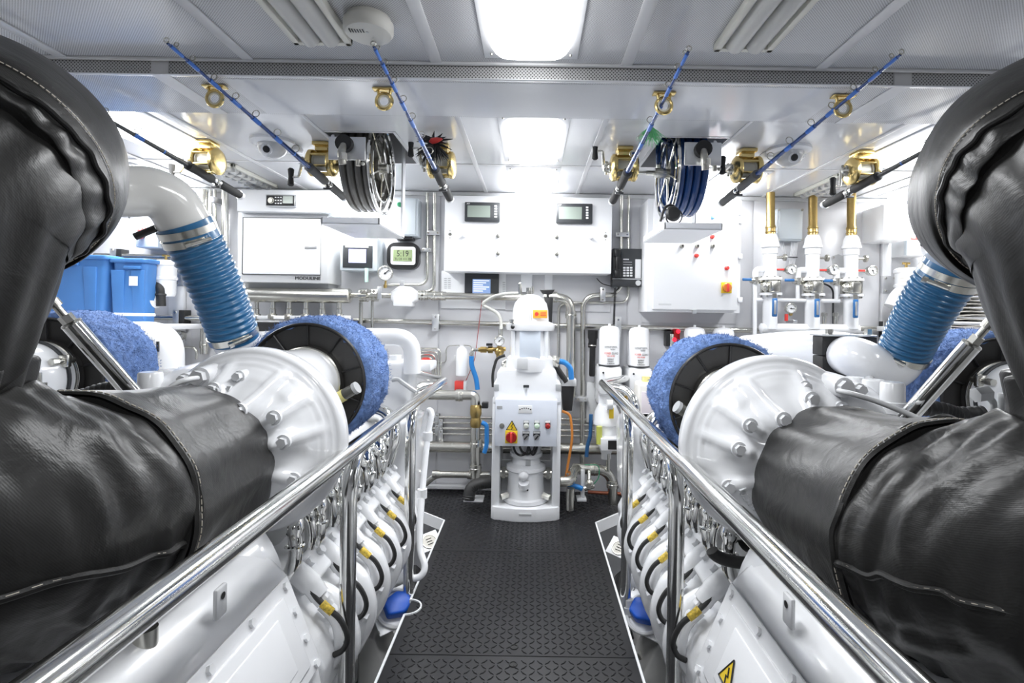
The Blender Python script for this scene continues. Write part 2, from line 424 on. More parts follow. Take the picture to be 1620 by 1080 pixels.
dome_light(-2.36, 2.9, 3.38, .26, 'lit ceiling light at the far left behind the white intake elbow')
dome_light(-.006, -.5, .1, .26, 'unseen ceiling light added to the centre row just behind the camera', 5)  # unseen fixture, added to continue the row and light from behind
dome_light(-1.73, .3, .9, .26, 'unseen ceiling light added above the left lagged elbow, outside the frame', 5)  # unseen fixture added for the light it throws into the room
dome_light(1.76, .3, .9, .26, 'unseen ceiling light added above the right lagged elbow, outside the frame', 5)  # added out of view like its left twin, for extra light
def strip_light(x, y0, y1, wd, label, louvre=False):
    t = thing('strip_light', label, 'light', (x, (y0+y1)/2, H), 'unlit strip lights')
    z = H; f = .02
    q = B().box(x-wd/2, x-wd/2+f, y0, y1, z-.022, z, .004).box(x+wd/2-f, x+wd/2, y0, y1, z-.022, z, .004)
    q.box(x-wd/2, x+wd/2, y0, y0+f, z-.022, z, .004).box(x-wd/2, x+wd/2, y1-f, y1, z-.022, z, .004)
    q.build('frame', FRAMEY, t)
    for s in (-1, 1):
        B().tube([(x+s*wd*.17, y0+f, z-.010), (x+s*wd*.17, y1-f, z-.010)], wd*.155, 16).build('lens_bulge', LENS, t)
    B().box(x-wd/2+f, x+wd/2-f, y0+f, y1-f, z-.008, z-.001).build('back_tray', LGREY, t)
    if louvre:
        for k in range(7):
            yy = y0+f+(y1-y0-2*f)*(k+.5)/7; B().box(x-wd/2+f, x+wd/2-f, yy-.003, yy+.003, z-.036, z-.012).build('louvre', LGREY, t)
strip_light(-.62, .75, 1.53, .17, 'unlit strip light with yellowed frame beside the smoke detector')
strip_light(.60, .75, 1.53, .17, 'unlit strip light with yellowed frame at the top right of the walkway')
strip_light(-1.72, 2.85, 3.35, .17, 'small unlit strip light beyond the leftmost rod butt', True)
strip_light(1.74, 2.85, 3.35, .17, 'small unlit strip light beyond the rightmost rod butt', True)
t = thing('smoke_detector', 'round white smoke detector on the perforated ceiling beside a strip light', 'smoke detector', (-.455, 1.42, H))
B().lathe((-.455, 1.42, H), (0, 0, -1), [(0, .058), (.012, .060), (.014, .066), (.035, .066), (.044, .060), (.048, .045), (.049, 0)], 40).build('housing', mat('cream_white_plastic', (.72, .71, .66), .35), t)
q = B()
for k in range(6): q.box(-.497+k*.007, -.494+k*.007, 1.385, 1.40, H-.0495, H-.044)
split(q, 'sounder_slot', DARK, t)
B().cyl((-.452, 1.40, H-.047), (-.452, 1.40, H-.050), .004).build('indicator', LGREY, t)
for px, lab in ((-1.235, 'white dome camera on the ceiling beside the second rod from the left'), (1.195, 'white dome camera on the ceiling beside the second rod from the right')):
    Y = 2.47; t = thing('dome_camera', lab, 'camera', (px, Y, H), 'dome security cameras')
    B().lathe((px, Y, H), (0, 0, -1), [(0, .098), (.012, .098), (.018, .085), (.02, .07)], 32).build('base_ring', WHITE2, t)
    B().lathe((px, Y, H-.016), (0, 0, -1), [(0, .066), (.02, .066), (.045, .054), (.062, .03), (.068, .002)], 28).build('dome', LGREY if 0 else mat('dome_grey', (.62, .63, .64), .1), t)
    B().lathe((px, Y-.045, H-.05), (0, -1, -.5), [(0, .026), (.012, .024)], 20).build('lens_ring', WHITE2, t)
    B().lathe((px, Y-.053, H-.054), (0, -1, -.5), [(0, .017), (.008, .015), (.010, .0)], 20).build('lens', BLACK, t)
    B().box(px-.10, px+.10, Y+.03, Y+.11, H-.03, H, .01).build('mount_plate', WHITE2, t)

# fishing rods, butts towards the back wall, under the ceiling
def rod(x, kind, label, wave=0):
    tip, butt = Vector((x, 1.44, EYE+.725)), Vector((x, 2.79, EYE+.60))
    d = (butt-tip).normalized(); up = Vector((0, -d.z, d.y)); 
    def at(y): return tip + d*((y-1.44)/d.y)
    g0, g1, g2 = 2.36, 2.545, 2.60
    t = thing('fishing_rod', label, 'fishing rod', tuple(at(2.0)), 'fishing rods under the ceiling')
    B().tube([at(1.44), at(1.9), at(g0)], [.004, .007, .0115], 10).build('blank', BLADE if kind else DARK, t)
    ys = (1.475, 1.545, 1.65, 1.77, 1.90, 2.06, 2.22)
    for i, yy in enumerate(ys):
        p = at(yy); r = .006+.0016*i
        q = B().torus(p+up*(r+.012), d, r, .0018, 14, 5)
        q.tube([p+d*.018, p+up*.012], .0014, 5).tube([p-d*.012, p+up*.012], .0014, 5)
        g = q.build('line_guide', STEELD, t)
        B().tube([p-d*.022, p+d*.028], .0052+.0008*i, 10).build('guide_wrap', mat('blue_thread_wrap', (.02, .14, .55), .3), t)
    B().torus(at(1.436)+up*.006, d, .007, .002, 14, 6).build('tip_ring', STEEL, t)
    fm = FOAMG if kind == 2 else FOAM
    B().tube([at(g0-.01), at(g0), at(g0+.06), at(g1-.01), at(g1)], [.012, .021, .019, .021, .016], 16).build('fore_grip', fm, t)
    q = B().tube([at(g1), at(g1+.015), at(g1+.018), at(g1+.035), at(g1+.04), at(g2)], [.016, .016, .0125, .0125, .016, .016], 16)
    q.torus(at(g1+.028), d, .0165, .004, 16, 6); q.build('reel_seat', CHROME, t)
    B().cyl(at(g1+.03)-up*.012, at(g1+.03)-up*.03, .007).cbox(at(g1+.03)-up*.026, (.04, .014, .009), .002).build('seat_clamp', DARK, t)
    B().tube([at(g2), at(g2+.01), at(2.775)], [.018, .021, .020], 16).build('butt_grip', fm, t)
    B().tube([at(2.775), at(2.795), at(2.80)], [.0215, .0215, .016], 16).build('butt_cap', ALU, t)
def reel(x, label, ang, side=-1):
    c = Vector((x+.006, 2.49, EYE+.695)); t = thing('fishing_reel', label, 'fishing reel', tuple(c), 'gold fishing reels')
    for s in (-1, 1):
        B().lathe(c+Vector((s*.036, 0, 0)), (s, 0, 0), [(0, .060), (.004, .063), (.018, .063), (.026, .054), (.030, .036), (.031, 0)], 32).build('side_plate', GOLD, t)
    q = B()
    for a in (.3, 1.4, 2.6, 3.6, 4.6, 5.6):
        q.cyl(c+Vector((-.038, .055*math.cos(a), .055*math.sin(a))), c+Vector((.038, .055*math.cos(a), .055*math.sin(a))), .006, n=8)
    q.cbox(c+Vector((0, 0, -.054)), (.075, .03, .008), .002); q.cbox(c+Vector((0, .02, .04)), (.075, .06, .012), .003)
    split(q, 'frame_bar', GOLD, t)
    B().lathe(c-Vector((.034, 0, 0)), (1, 0, 0), [(0, .046), (.006, .046), (.007, .038), (.06, .038), (.061, .046), (.068, .046)], 28).build('spool', mat('line_spool', (.55, .55, .50), .35), t)
    B().box(c.x-.036, c.x+.036, c.y-.04, c.y+.04, H-.018, H-.002, .002).box(c.x-.03, c.x+.03, c.y-.02, c.y+.02, c.z+.055, H-.015, .002).build('holder_plate', GOLD, t)
    B().cbox(c+Vector((0, 0, -.066)), (.016, .085, .012), .003).build('reel_foot', CHROME, t)
    hub = c+Vector((side*.066, 0, 0)); e = hub+Vector((side*.03, 0, 0))
    B().lathe(hub, (side, 0, 0), [(0, .026), (.008, .026), (.012, .02), (.03, .018), (.034, .009)], 20).build('drag_star', STEEL, t)
    for k in range(5):
        a = 2*PI*k/5; B().cyl(e-Vector((side*.012, 0, 0)), e-Vector((side*.012, 0, 0))+Vector((0, math.cos(a)*.032, math.sin(a)*.032)), .005, .006, n=8).build('star_arm', STEELD, t)
    k = e+Vector((side*.008, -math.sin(ang)*.075, math.cos(ang)*.075))
    B().tube([e, e+(k-e)*.98], [.008, .006], 10).build('crank_arm', STEEL, t)
    B().cyl(k, k+Vector((side*.03, 0, 0)), .005).build('knob_pin', STEEL, t)
    kk = k+Vector((side*.036, 0, 0))
    B().tube([kk+Vector((0, 0, z)) for z in (-.042, -.036, 0, .036, .042)], [.008, .0145, .011, .0145, .008], 14).build('crank_knob', FOAM, t)
for x, kind, lab, rl, ang in ((-1.56, 0, 'leftmost fishing rod, mostly dark blank with black grips', 'gold reel on the leftmost rod', 2.6),
                          (-1.013, 2, 'blue fishing rod left of the reel of grey hose', 'gold reel between the left dome camera and the grey hose reel', 2.9),
                          (-.447, 1, 'blue fishing rod right of the reel of grey hose', 'gold reel with the black and red lure on it', .4),
                          (.418, 1, 'blue fishing rod with green tinsel lure, left of the blue hose reel', 'gold reel just left of the blue hose reel', .3),
                          (1.0, 2, 'long blue fishing rod just right of the blue hose reel', 'gold reel just right of the blue hose reel', 1.6),
                          (1.545, 0, 'rightmost fishing rod with dark blank and black grips', 'gold reel on the rightmost rod', 3.0)):
    rod(x, kind, lab); reel(x, rl, ang)
for x, lab in ((-1.07, 'gold rod holder ring on the beam, leftmost of four'), (-.505, 'gold rod holder ring on the beam, second from the left'),
               (.428, 'gold rod holder ring on the beam, second from the right'), (1.025, 'gold rod holder ring on the beam, rightmost of four')):
    z = H-.05; Y = 1.75; t = thing('rod_holder', lab, 'rod holder', (x, Y, z), 'gold rod holders on the beam')
    B().cbox((x, Y, z-.003), (.075, .03, .006), .002).build('mount_plate', GOLD, t)
    B().torus((x, Y, z-.042), (0, 1, 0), .026, .006, 28, 8).build('ring', GOLD, t)
    B().torus((x, Y, z-.042), (0, 1, 0), .018, .004, 28, 8).build('ring_liner', mat('clear_liner', (.75, .72, .6), .3), t)
    B().cyl((x-.022, Y, z-.004), (x-.018, Y, z-.022), .005).cyl((x+.022, Y, z-.004), (x+.018, Y, z-.022), .005).build('ring_leg', GOLD, t)
# lures
c = P(687, 229, 2.28); t = thing('feather_lure', 'black feathered lure with red head hanging on a gold reel', 'lure', tuple(c))
B().lathe(c+Vector((-.02, -.01, .01)), (1, -.2, .15), [(0, .004), (.012, .013), (.035, .012), (.06, .004)], 12).build('head', RED, t)
q = B()
for k in range(90):
    a = random.uniform(-2.6, -.5) if k % 3 else random.uniform(0, 2*PI); L = random.uniform(.045, .085)
    d = Vector((math.cos(a), random.uniform(-.5, .3), math.sin(a))); q.tube([c, c+d*L*.5+Vector((0, 0, .004)), c+d*L+Vector((random.uniform(-.01, .01), 0, -.01))], [.006, .006, .001], 5)
o = q.build('feathers', FEATH, t); o['kind'] = 'stuff'
c = P(1030, 200, 2.15); t = thing('tinsel_lure', 'green tinsel lure hanging beside a blue rod', 'lure', tuple(c))
q = B()
for k in range(130):
    a = random.uniform(-2.5, -.75); L = random.uniform(.03, .085)
    d = Vector((math.cos(a), random.uniform(-.4, .4), math.sin(a))); q.tube([c, c+d*L*.5+Vector((random.uniform(-.008, .008), 0, 0)), c+d*L], [.0016, .0014, .0006], 4)
o = q.build('tinsel', TINS, t); o['kind'] = 'stuff'
B().sph(c, (.007, .007, .012)).build('head', mat('green_head', (.1, .5, .2), .2), t)

# hose reels half sunk in the ceiling recesses
def hose_reel(xc, rec, hm, hlab, s, hname):
    Y = 2.56; z = 1.862; R = .225
    t = thing('hose_reel', hlab, 'hose reel', (xc, Y, z), 'hose reels under the ceiling')
    for sx in ((1,) if s < 0 else (-1,)):
        xx = xc+sx*.072
        B().torus((xx, Y, z), (1, 0, 0), R-.008, .009, 48, 8).torus((xx, Y, z), (1, 0, 0), R-.065, .006, 40, 8).build('rim', CHROME, t)
        for k in range(6):
            a = 2*PI*k/6+.4; B().tube([(xx, Y+.03*math.cos(a), z+.03*math.sin(a)), (xx, Y+(R-.01)*math.cos(a), z+(R-.01)*math.sin(a))], .005, 6).build('spoke', STEEL, t)
    B().cyl((xc-.1, Y, z), (xc+.1, Y, z), .022).cyl((xc-.07, Y, z), (xc+.07, Y, z), .06).build('drum', STEEL, t)
    q = B(); N = 4
    for lay in range(3):
        for k in range(N):
            xx = xc-.048+k*.0315+(lay % 2)*.008; q.torus((xx, Y, z), (1, .02*(k-1.5), 0), R-.03-.03*lay, .0165, 48, 8)
    q.build(hname, hm, t, label='coiled '+hname.replace('_', ' '))
    # frame plate, guide rollers and swivel
    B().box(xc-.055*1-.02, xc+.085, Y-.30, Y-.292, z-.045, z+.055, .003).build('guide_plate', ALU, t)
    B().cyl((xc, Y-.29, z+.02), (xc, Y-.33, z+.02), .036).build('hose_stopper', RUBBER, t)
    B().tube(catmull([(xc, Y-.32, z+.01), (xc-.002, Y-.345, z-.03), (xc+.004, Y-.34, z-.075)]), .016, 12).build('hose_end', STEELD, t)
    B().cyl((xc+.003, Y-.342, z-.03), (xc+.004, Y-.342, z-.058), .021, n=6).build('coupling_nut', STEEL, t)
    for k in (0, 1):
        B().cyl((xc+.06*s, Y-.29+.03*k, z+.06), (xc+.06*s, Y-.1, z+.0-.05*k), .008).build('arm_bar', ALU, t)
    B().cyl((xc+.055, Y-.30, z-.07), (xc+.055, Y-.30, z-.045), .01).sph((xc+.075, Y-.3, z-.06), .009).build('adjusting_knob', STEELD, t)
    q = B().cyl((xc-.09, Y, z), (xc-.135, Y, z), .024).cyl((xc-.135, Y, z), (xc-.175, Y, z), .012, n=8).cyl((xc-.115, Y, z+.02), (xc-.115, Y, z+.05), .012, n=6)
    q.build('swivel', STEEL, t)
    B().tube(fillet([(xc-.165, Y, z), (xc-.235, Y, z), (xc-.235, Y, z+.05)], .03), .0085, 10).build('feed_elbow', STEEL, t)
    B().cyl((xc-.235, Y, z+.04), (xc-.235, Y, H), .0125).build('feed_hose', BLUEHD, t)
    B().tube(catmull([(xc-.115, Y, z+.04), (xc-.118, Y, z+.12), (xc-.10, Y+.02, z+.17), (xc-.06, Y+.02, z+.15)]), .012, 10).build('drum_hose', hm if s > 0 else GREYH, t)
    # drip tray and hanger
    tr = B().box(xc-.135, xc+.125, 2.345, 2.353, 1.555, 1.585, .001).box(xc-.135, xc+.125, 2.345, 2.79, 1.553, 1.558)
    tr.box(xc-.135, xc-.13, 2.345, 2.79, 1.555, 1.585).box(xc+.12, xc+.125, 2.345, 2.79, 1.555, 1.585).box(xc-.135, xc+.125, 2.785, 2.79, 1.555, 1.585)
    tr.build('drip_tray', WHITE2, t)
    for sx in (1,): B().box(xc+sx*.125-.004, xc+sx*.125+.004, 2.74, 2.79, 1.56, H+.2).build('hanger_strip', WHITE2, t)
    return t
hose_reel(-.815, REC[0], GREYH, 'hose reel with dark grey hose half sunk in the ceiling on the left', -1, 'grey_hose')
hr = hose_reel(.72, REC[1], BLUEHD, 'hose reel with navy blue hose half sunk in the ceiling on the right', 1, 'blue_hose')
c = P(1062, 340, 2.42); t = thing('headphones', 'black ear protector lying on the tray under the blue hose reel', 'ear protector', tuple(c))
B().tube(catmull([c+Vector((-.05, 0, -.03)), c+Vector((-.03, 0, .03)), c+Vector((0, 0, .045)), c+Vector((.03, 0, .025))]), [.006]*19, 8).build('headband', BLACK, t)
B().lathe(c+Vector((0, -.01, .0)), (.1, -1, .1), [(0, .03), (.015, .036), (.03, .028), (.035, .0)], 20).build('ear_cup', RUBBER, t)
B().torus(c+Vector((.008, -.02, -.012)), (0, 1, .25), .036, .003, 26, 6).build('cord', BLACK, t)
# ================================================================== BACK WALL
def ppipe(pts, Y=None, rad=.05, n=6):
    q = [P(p[0], p[1], p[2] if len(p) > 2 else Y) for p in pts]
    return fillet(q, rad, n) if len(q) > 2 else q
def pipe(name, label, pts, r, Y=3.40, m=STEEL, rad=.06, cat='pipe', group=None, clamps=(), flanges=(), n=12):
    path = ppipe(pts, Y, rad)
    if not clamps and not flanges:
        return B().tube(path, r, n).build(name, m, None, label, cat, group)
    mid = path[len(path)//2]; t = thing(name, label, cat, tuple(path[0]), group)
    B().tube(path, r, n).build('tube', m, t)
    for c in clamps:                # (px, py, w, h[, 'b' black block])
        k = K; p = P(c[0], c[1], Y); yy = Y-r-.006
        o = B().cbox((p.x, yy, p.z), (c[2]*k, .006, c[3]*k), .001).build('clamp_plate', ALU, t)
        q = B(); vert = c[3] > c[2]
        for s in (-1, 1):
            dx, dz = (0, s*c[3]*k*.36) if vert else (s*c[2]*k*.36, 0)
            q.hexn((p.x+dx, yy-.003, p.z+dz), (0, -1, 0), .007, .006)
        split(q, 'clamp_bolt', STEEL, o)
        if len(c) > 4: B().box(p.x+.0, p.x+.05, yy+.004, WALL-.01, p.z-c[3]*k/2, p.z+c[3]*k/2, .002).build('clamp_block', RUBBER, t)
        else: B().box(p.x-c[2]*k*.4, p.x+c[2]*k*.4, yy+.003, WALL-.009, p.z-c[3]*k*.4, p.z+c[3]*k*.4).build('clamp_block', RUBBER, t)
    for fpx, fpy, ax in flanges:
        p = P(fpx, fpy, Y); d = Vector((1, 0, 0)) if ax == 'x' else Vector((0, 0, 1))
        B().cyl(p-d*.022, p+d*.022, r*1.22, n=20).torus(p, d, r*1.2, .004, 20, 6).build('union', STEEL, t)
    return t
def gauge(px, py, Y, rpx, label, stem=None, group='pressure gauges', dial=PAPER, ang=.6):
    r = rpx*Y/F; p = P(px, py, Y); t = thing('pressure_gauge', label, 'gauge', tuple(p), group)
    B().lathe(p+Vector((0, .03, 0)), (0, -1, 0), [(0, r*.9), (.03, r), (.038, r), (.04, r*.88), (.034, r*.86)], 28, cap=False).build('bezel', STEEL, t)
    B().cyl(p+Vector((0, .03, 0)), p+Vector((0, -.003, 0)), r*.87, n=28).build('dial', dial, t)
    d = Vector((math.cos(ang), 0, math.sin(ang)))
    B().tube([p+Vector((0, -.006, 0))-d*r*.2, p+Vector((0, -.006, 0))+d*r*.7], r*.05, 6).cyl(p+Vector((0, -.003, 0)), p+Vector((0, -.008, 0)), r*.12).build('needle', INK, t)
    q = B()
    for k in range(9):
        a = -.8+k*(PI+1.6)/8; e = Vector((math.cos(a), 0, math.sin(a))); q.tube([p+Vector((0, -.0045, 0))+e*r*.66, p+Vector((0, -.0045, 0))+e*r*.8], r*.03, 4)
    q.build('scale_marks', INK, t)
    if stem:
        e = P(stem[0], stem[1], Y+.02); B().cyl(p+Vector((0, .02, 0)), e, .006).hexn(e, (p-e), .012, .02).build('stem', BRASS, t)
    return t

# --- control console
t = thing('control_console', 'large white control console with two grey displays, centre of back wall', 'control panel', base(703, 311, 968, 431, 3.26, .2))
wbox(B(), 703, 311, 968, 431, 3.26, .195, .006).build('cabinet', WHITE2, t)
for a, b, c, d in ((735, 319.5, 791, 350), (880, 321.5, 937.5, 353)):
    o = wbox(B(), a, b, c, d, 3.235, .026, .005).build('display', DARK, t)
    wbox(B(), a+4.5, b+5.5, a+40.5, d-6.5, 3.2335, .002).build('screen', LCD, o)
    q = B(); zz = P(a+49, b+6, 3.232)
    for k in range(5): wbox(q, a+47, b+5+k*4.2, a+51, b+7.6+k*4.2, 3.231, .006, .001)
    q.build('button_column', PAPER, o)
    p = P(a+6, b+2.6, 3.2345); text('AET', p, .011, PAPER, o)
for x, y, dk in ((736, 373, 0), (788, 373, 1), (788, 400.5, 1), (880.5, 374.5, 1), (880.5, 401.5, 1), (933, 375.5, 0)):
    p = P(x, y, 3.26)
    o = B().lathe(p, (0, -1, 0), [(0, .013), (.006, .013), (.007, .009), (.024, .009), (.026, .007)] if dk else [(0, .012), (.004, .012), (.006, .006), (.02, .006), (.022, .0145), (.034, .0145), (.037, .01)], 18).build('selector_knob', STEELD if dk else WHITE2, t, label='dark selector knob' if dk else 'white push knob')
    if dk: B().cbox(p+Vector((0, -.028, 0)), (.004, .008, .02), .001).build('pointer', DARK, o)
for x, y in ((712, 370.5), (958, 373.5)):
    p = P(x, y, 3.26); B().torus(p+Vector((0, -.002, 0)), (0, 1, 0), .008, .0025, 18, 6).cyl(p, p+Vector((0, -.004, 0)), .004).cyl(p+Vector((0, 0, .022)), p+Vector((0, -.003, .022)), .003).cyl(p+Vector((0, 0, -.022)), p+Vector((0, -.003, -.022)), .003).build('lock', STEELD, t)
t = thing('alarm_panel', 'thin white wall panel with a lit dark framed screen, below the console', 'control panel', base(698, 431, 800, 488, 3.43, .02))
wbox(B(), 698, 429, 800, 488, 3.435, .017, .002).build('plate', WHITE2, t)
o = wbox(B(), 735, 431, 789, 465.5, 3.40, .034, .004).build('display', DARK, t)
s = wbox(B(), 747.5, 441.5, 776, 464, 3.3985, .002).build('screen', mat('alarm_screen_blue', (.1, .15, .3), .3, emit=((.25, .38, .62), .8)), o)
for k in range(6): wbox(B(), 749, 443+k*3.3, 774-(k % 3)*5, 444.6+k*3.3, 3.3975, .001).build('screen_row', SCREENP, o)
for col in ((705, 440), (711, 440), (797.5, 446)):
    q = B()
    for k in range(6): wbox(q, col[0]-2.3, col[1]+k*3, col[0]+1.8, col[1]+1.1+k*3, 3.4335, .002)
    q.build('printed_rows', MGREY, t)
wbox(B(), 800, 431, 966, 492, 3.44, .012, .001).build('lower_wall_plate', WALLM, None, 'pale flat plate on the wall between console and dome pump', 'wall plate')
wbox(B(), 862, 431, 874, 462, 3.42, .03, .002).build('cable_duct', WHITE2, None, 'short white cable duct under the console', 'cable duct')
wbox(B(), 824, 431, 842, 462, 3.41, .04, .002).build('cable_duct', WHITE2, None, 'wider white cable duct directly above the dome pump', 'cable duct')
t = thing('funnel_bracket', 'black funnel hanging beside the dome of the pump', 'funnel', tuple(P(868, 490, 3.25)))
B().prism([P(854, 458, 3.2), P(878, 458, 3.2), P(873, 465, 3.2), P(859, 465, 3.2)], (0, .06, 0), .002).build('funnel_mouth', BLACK, t)
B().prism([P(861, 470, 3.22), P(875, 471, 3.22), P(873, 512, 3.22), P(868, 512, 3.22)], (0, .02, 0), .002).cyl(P(866.5, 464, 3.23), P(867, 474, 3.23), .008).build('funnel_spout', BLACK, t)

# --- white workshop cabinet with radio
t = thing('wall_cabinet', 'white wall cabinet with a large flat door under a sloping hood', 'cabinet', base(375, 335, 520, 447, 3.22, .2))
wbox(B(), 383, 335, 519, 447, 3.22, .235, .004).build('body', ALU if 0 else LGREY, t)
wbox(B(), 383, 344, 507, 434.5, 3.212, .01, .002).build('recess', DARKIN, t)
d = wbox(B(), 384.3, 345, 506, 433.5, 3.203, .016, .003).build('door', WHITE2, t)
o = wbox(B(), 482, 387, 501, 393.5, 3.2, .005, .001).build('latch', ALU, d)
wbox(B(), 375, 300.5, 528, 335, 3.16, .28, .004).build('hood', WHITE2, t)
wbox(B(), 376, 336, 383, 447, 3.24, .21, .002).build('side_strip', WHITE2, t)
text('MODULINE', P(487, 440.3, 3.219), .027, INK, t, sx=1.15, depth=.003)
wbox(B(), 388, 448, 520, 456, 3.30, .15).build('cabinet_gap_shade', MGREY, t)  # grey strip standing in for the shade in the gap below the cabinet
t = thing('marine_radio', 'small black and silver radio on the hood of the white cabinet', 'radio', base(419, 307, 469, 327, 3.13, .02))
wbox(B(), 419, 307, 469, 326.5, 3.135, .026, .008).build('case', ALU, t)
wbox(B(), 421, 309, 465, 325, 3.132, .006, .002).build('face', BLACK, t)
wbox(B(), 447.5, 310, 463, 321.5, 3.131, .003).build('screen', LCD, t)
p = P(428.5, 317, 3.133); B().torus(p, (0, 1, 0), .017, .0025, 24, 6).cyl(p, p+Vector((0, -.008, 0)), .014).build('dial', STEELD, t)
q = B()
for i in range(3):
    for j in range(3): q.cbox(P(436+i*4.2, 312+j*4.8, 3.131), (.009, .003, .006), .001)
split(q, 'key', PAPER, t)

# --- controller with lit screen, clock, grey box, gauge
t = thing('controller_box', 'pale grey controller with lit lilac screen between cabinet and clock', 'control panel', base(537, 374, 598, 429, 3.3, .15))
wbox(B(), 538, 376, 597, 428, 3.3, .155, .006).build('case', GREYB, t)
wbox(B(), 542, 388, 589, 423.5, 3.295, .007, .002).build('fascia', DARK, t)
wbox(B(), 551.5, 394, 579, 415.5, 3.2935, .003).build('screen', mat('lilac_screen', (.4, .4, .7), .3, emit=((.55, .58, .95), .9)), t)
for a, b, c, d in ((553, 395.5, 576, 397), (558, 400, 572, 406), (553, 409.5, 559, 414), (562, 409.5, 568.5, 414), (571, 409.5, 577, 414)):
    wbox(B(), a, b, c, d, 3.2925, .002).build('screen_block', SCREENP, t)
wbox(B(), 546, 385.5, 583, 391.5, 3.292, .004, .001).build('name_strip', PAPER, t)
p = P(580, 436, 3.28); B().cyl(P(580, 424, 3.28), P(580, 446, 3.28), .011).build('marker_pen', mat('mint_plastic', (.55, .80, .70), .3), None, 'mint green marker hanging under the lilac screen', 'pen')
t = thing('wall_clock', 'digital wall clock reading 5:19 in black and white frame', 'clock', base(612, 383, 664, 426, 3.4, .05))
def rrect(x0, x1, z0, z1, r, n=6):
    out = []
    for cx, cz, a0 in ((x1-r, z1-r, 0), (x0+r, z1-r, PI/2), (x0+r, z0+r, PI), (x1-r, z0+r, 1.5*PI)):
        for k in range(n+1):
            a = a0+PI/2*k/n; out.append((cx+r*math.cos(a), cz+r*math.sin(a)))
    return out
def rslab(px0, py0, px1, py1, Y, dep, r):
    x0, x1, z0, z1 = rect(px0, py0, px1, py1, Y); return B().prism([(x, Y, z) for x, z in rrect(x0, x1, z0, z1, r)], (0, dep, 0))
rslab(612, 383.5, 663, 425.5, 3.40, .05, .055).build('outer_frame', BLACK, t)
rslab(618, 390, 657, 418.5, 3.39, .03, .016).build('inner_frame', WHITE2, t)
wbox(B(), 622, 394.5, 652, 413, 3.387, .006).build('screen', LCDG, t)
text('5:19', P(637, 401.5, 3.3865), .055, INK, t, sx=.85)
text('TU 20 111 78', P(637, 409.8, 3.3865), .022, INK, t, sx=.85)
t = thing('junction_box', 'grey wall box with a green button left of the control console', 'junction box', base(622, 313, 662, 374, 3.34, .1))
wbox(B(), 618, 313, 661, 373, 3.34, .115, .004).build('case', GREYB, t)
wbox(B(), 617, 314.5, 657.5, 371, 3.334, .01, .003).build('lid', GREYB, t)
p = P(632, 323.5, 3.334); B().lathe(p, (0, -1, 0), [(0, .016), (.006, .016), (.014, .011), (.02, .008)], 18).build('green_button', GREEN, t, label='green button')
wbox(B(), 623, 357, 643, 364, 3.333, .003).build('label_plate', PAPER, t)
wbox(B(), 627, 374, 652, 378, 3.36, .09).build('bottom_vent', BLACK, t)
gauge(609.5, 432, 3.26, 12, 'round white pressure gauge below the wall clock', (609.5, 455), ang=.7)

# --- conduits left of console and right of console
pipe('conduit', 'thin steel conduit left of console bending left below the clock', [(676, 305), (676, 450), (612, 450.5)], .0095, 3.43, group='thin wall conduits', clamps=[(676, 395.5, 14, 6)])
pipe('conduit', 'steel conduit next to the console edge bending left above the white meter', [(687.5, 305), (687, 461.5), (655, 462)], .0115, 3.42, group='thin wall conduits', clamps=[(686, 369, 20, 7)])
pipe('conduit', 'steel conduit running down behind the telephone', [(983, 309), (983, 455), (970, 466)], .0115, 3.42, group='thin wall conduits', clamps=[(984, 371.5, 20, 7)])
pipe('conduit', 'thin steel conduit right of the telephone curving left beneath it', [(994.5, 309), (994.5, 478), (915, 479)], .008, 3.43, group='thin wall conduits')
pipe('steel_pipe', 'steel pipe curving down left of the black torch', [(975, 466.5), (922, 466.5), (921, 735)], .0165, 3.40, group='vertical wall pipes', clamps=[(953, 466, 8, 22)], rad=.1)
pipe('steel_pipe', 'thin steel pipe just right of the dome pump', [(915, 479), (884, 480), (883, 590)], .010, 3.41, group='vertical wall pipes', rad=.05)
pipe('steel_pipe', 'thick steel pipe bending down right of the dome pump', [(860, 470), (903, 471.5), (903, 628)], .029, 3.36, group='vertical wall pipes', rad=.12, flanges=[(903, 498, 'z'), (876, 470, 'x')])
pipe('steel_pipe', 'horizontal steel pipe passing below the console screen', [(655, 467), (840, 470.5)], .024, 3.38, flanges=[(700, 468, 'x'), (688, 468, 'x'), (667, 467.5, 'x'), (672, 467.5, 'x')])
t = thing('water_meter', 'white octagonal meter box on the horizontal pipe below the clock', 'meter', tuple(P(638, 470, 3.30)))
p = P(638, 468, 3.30); o = [(p.x+.088*math.cos(PI/8+k*PI/4), p.y, p.z+.066*math.sin(PI/8+k*PI/4)) for k in range(8)]
B().prism(o, (0, .1, 0), .01).build('body', WHITE2, t); wbox(B(), 622, 468, 651, 484.5, 3.285, .1, .006).build('lower_box', WHITE2, t)
wbox(B(), 632, 443, 639, 455, 3.33, .01, .001).build('tab', ALU, t)
t = thing('ball_valve', 'steel ball valve on the pipe between manifold and white meter', 'valve', tuple(P(585, 468, 3.3)))
B().cyl(P(558, 466.5, 3.32), P(620, 467.5, 3.32), .017).cyl(P(570, 467, 3.32), P(582, 467, 3.32), .042, n=20).cyl(P(588, 467, 3.32), P(598, 467, 3.32), .04, n=6).build('body', STEEL, t)
wbox(B(), 597, 453, 603.5, 473, 3.29, .005, .001).build('handle', ALU, t)
q = B()
for k in (572, 577, 586, 592): q.hexn(P(k, 461, 3.28), (0, -1, 0), .01, .012).hexn(P(k, 473, 3.28), (0, -1, 0), .01, .012)
split(q, 'flange_bolt', STEELD, t)
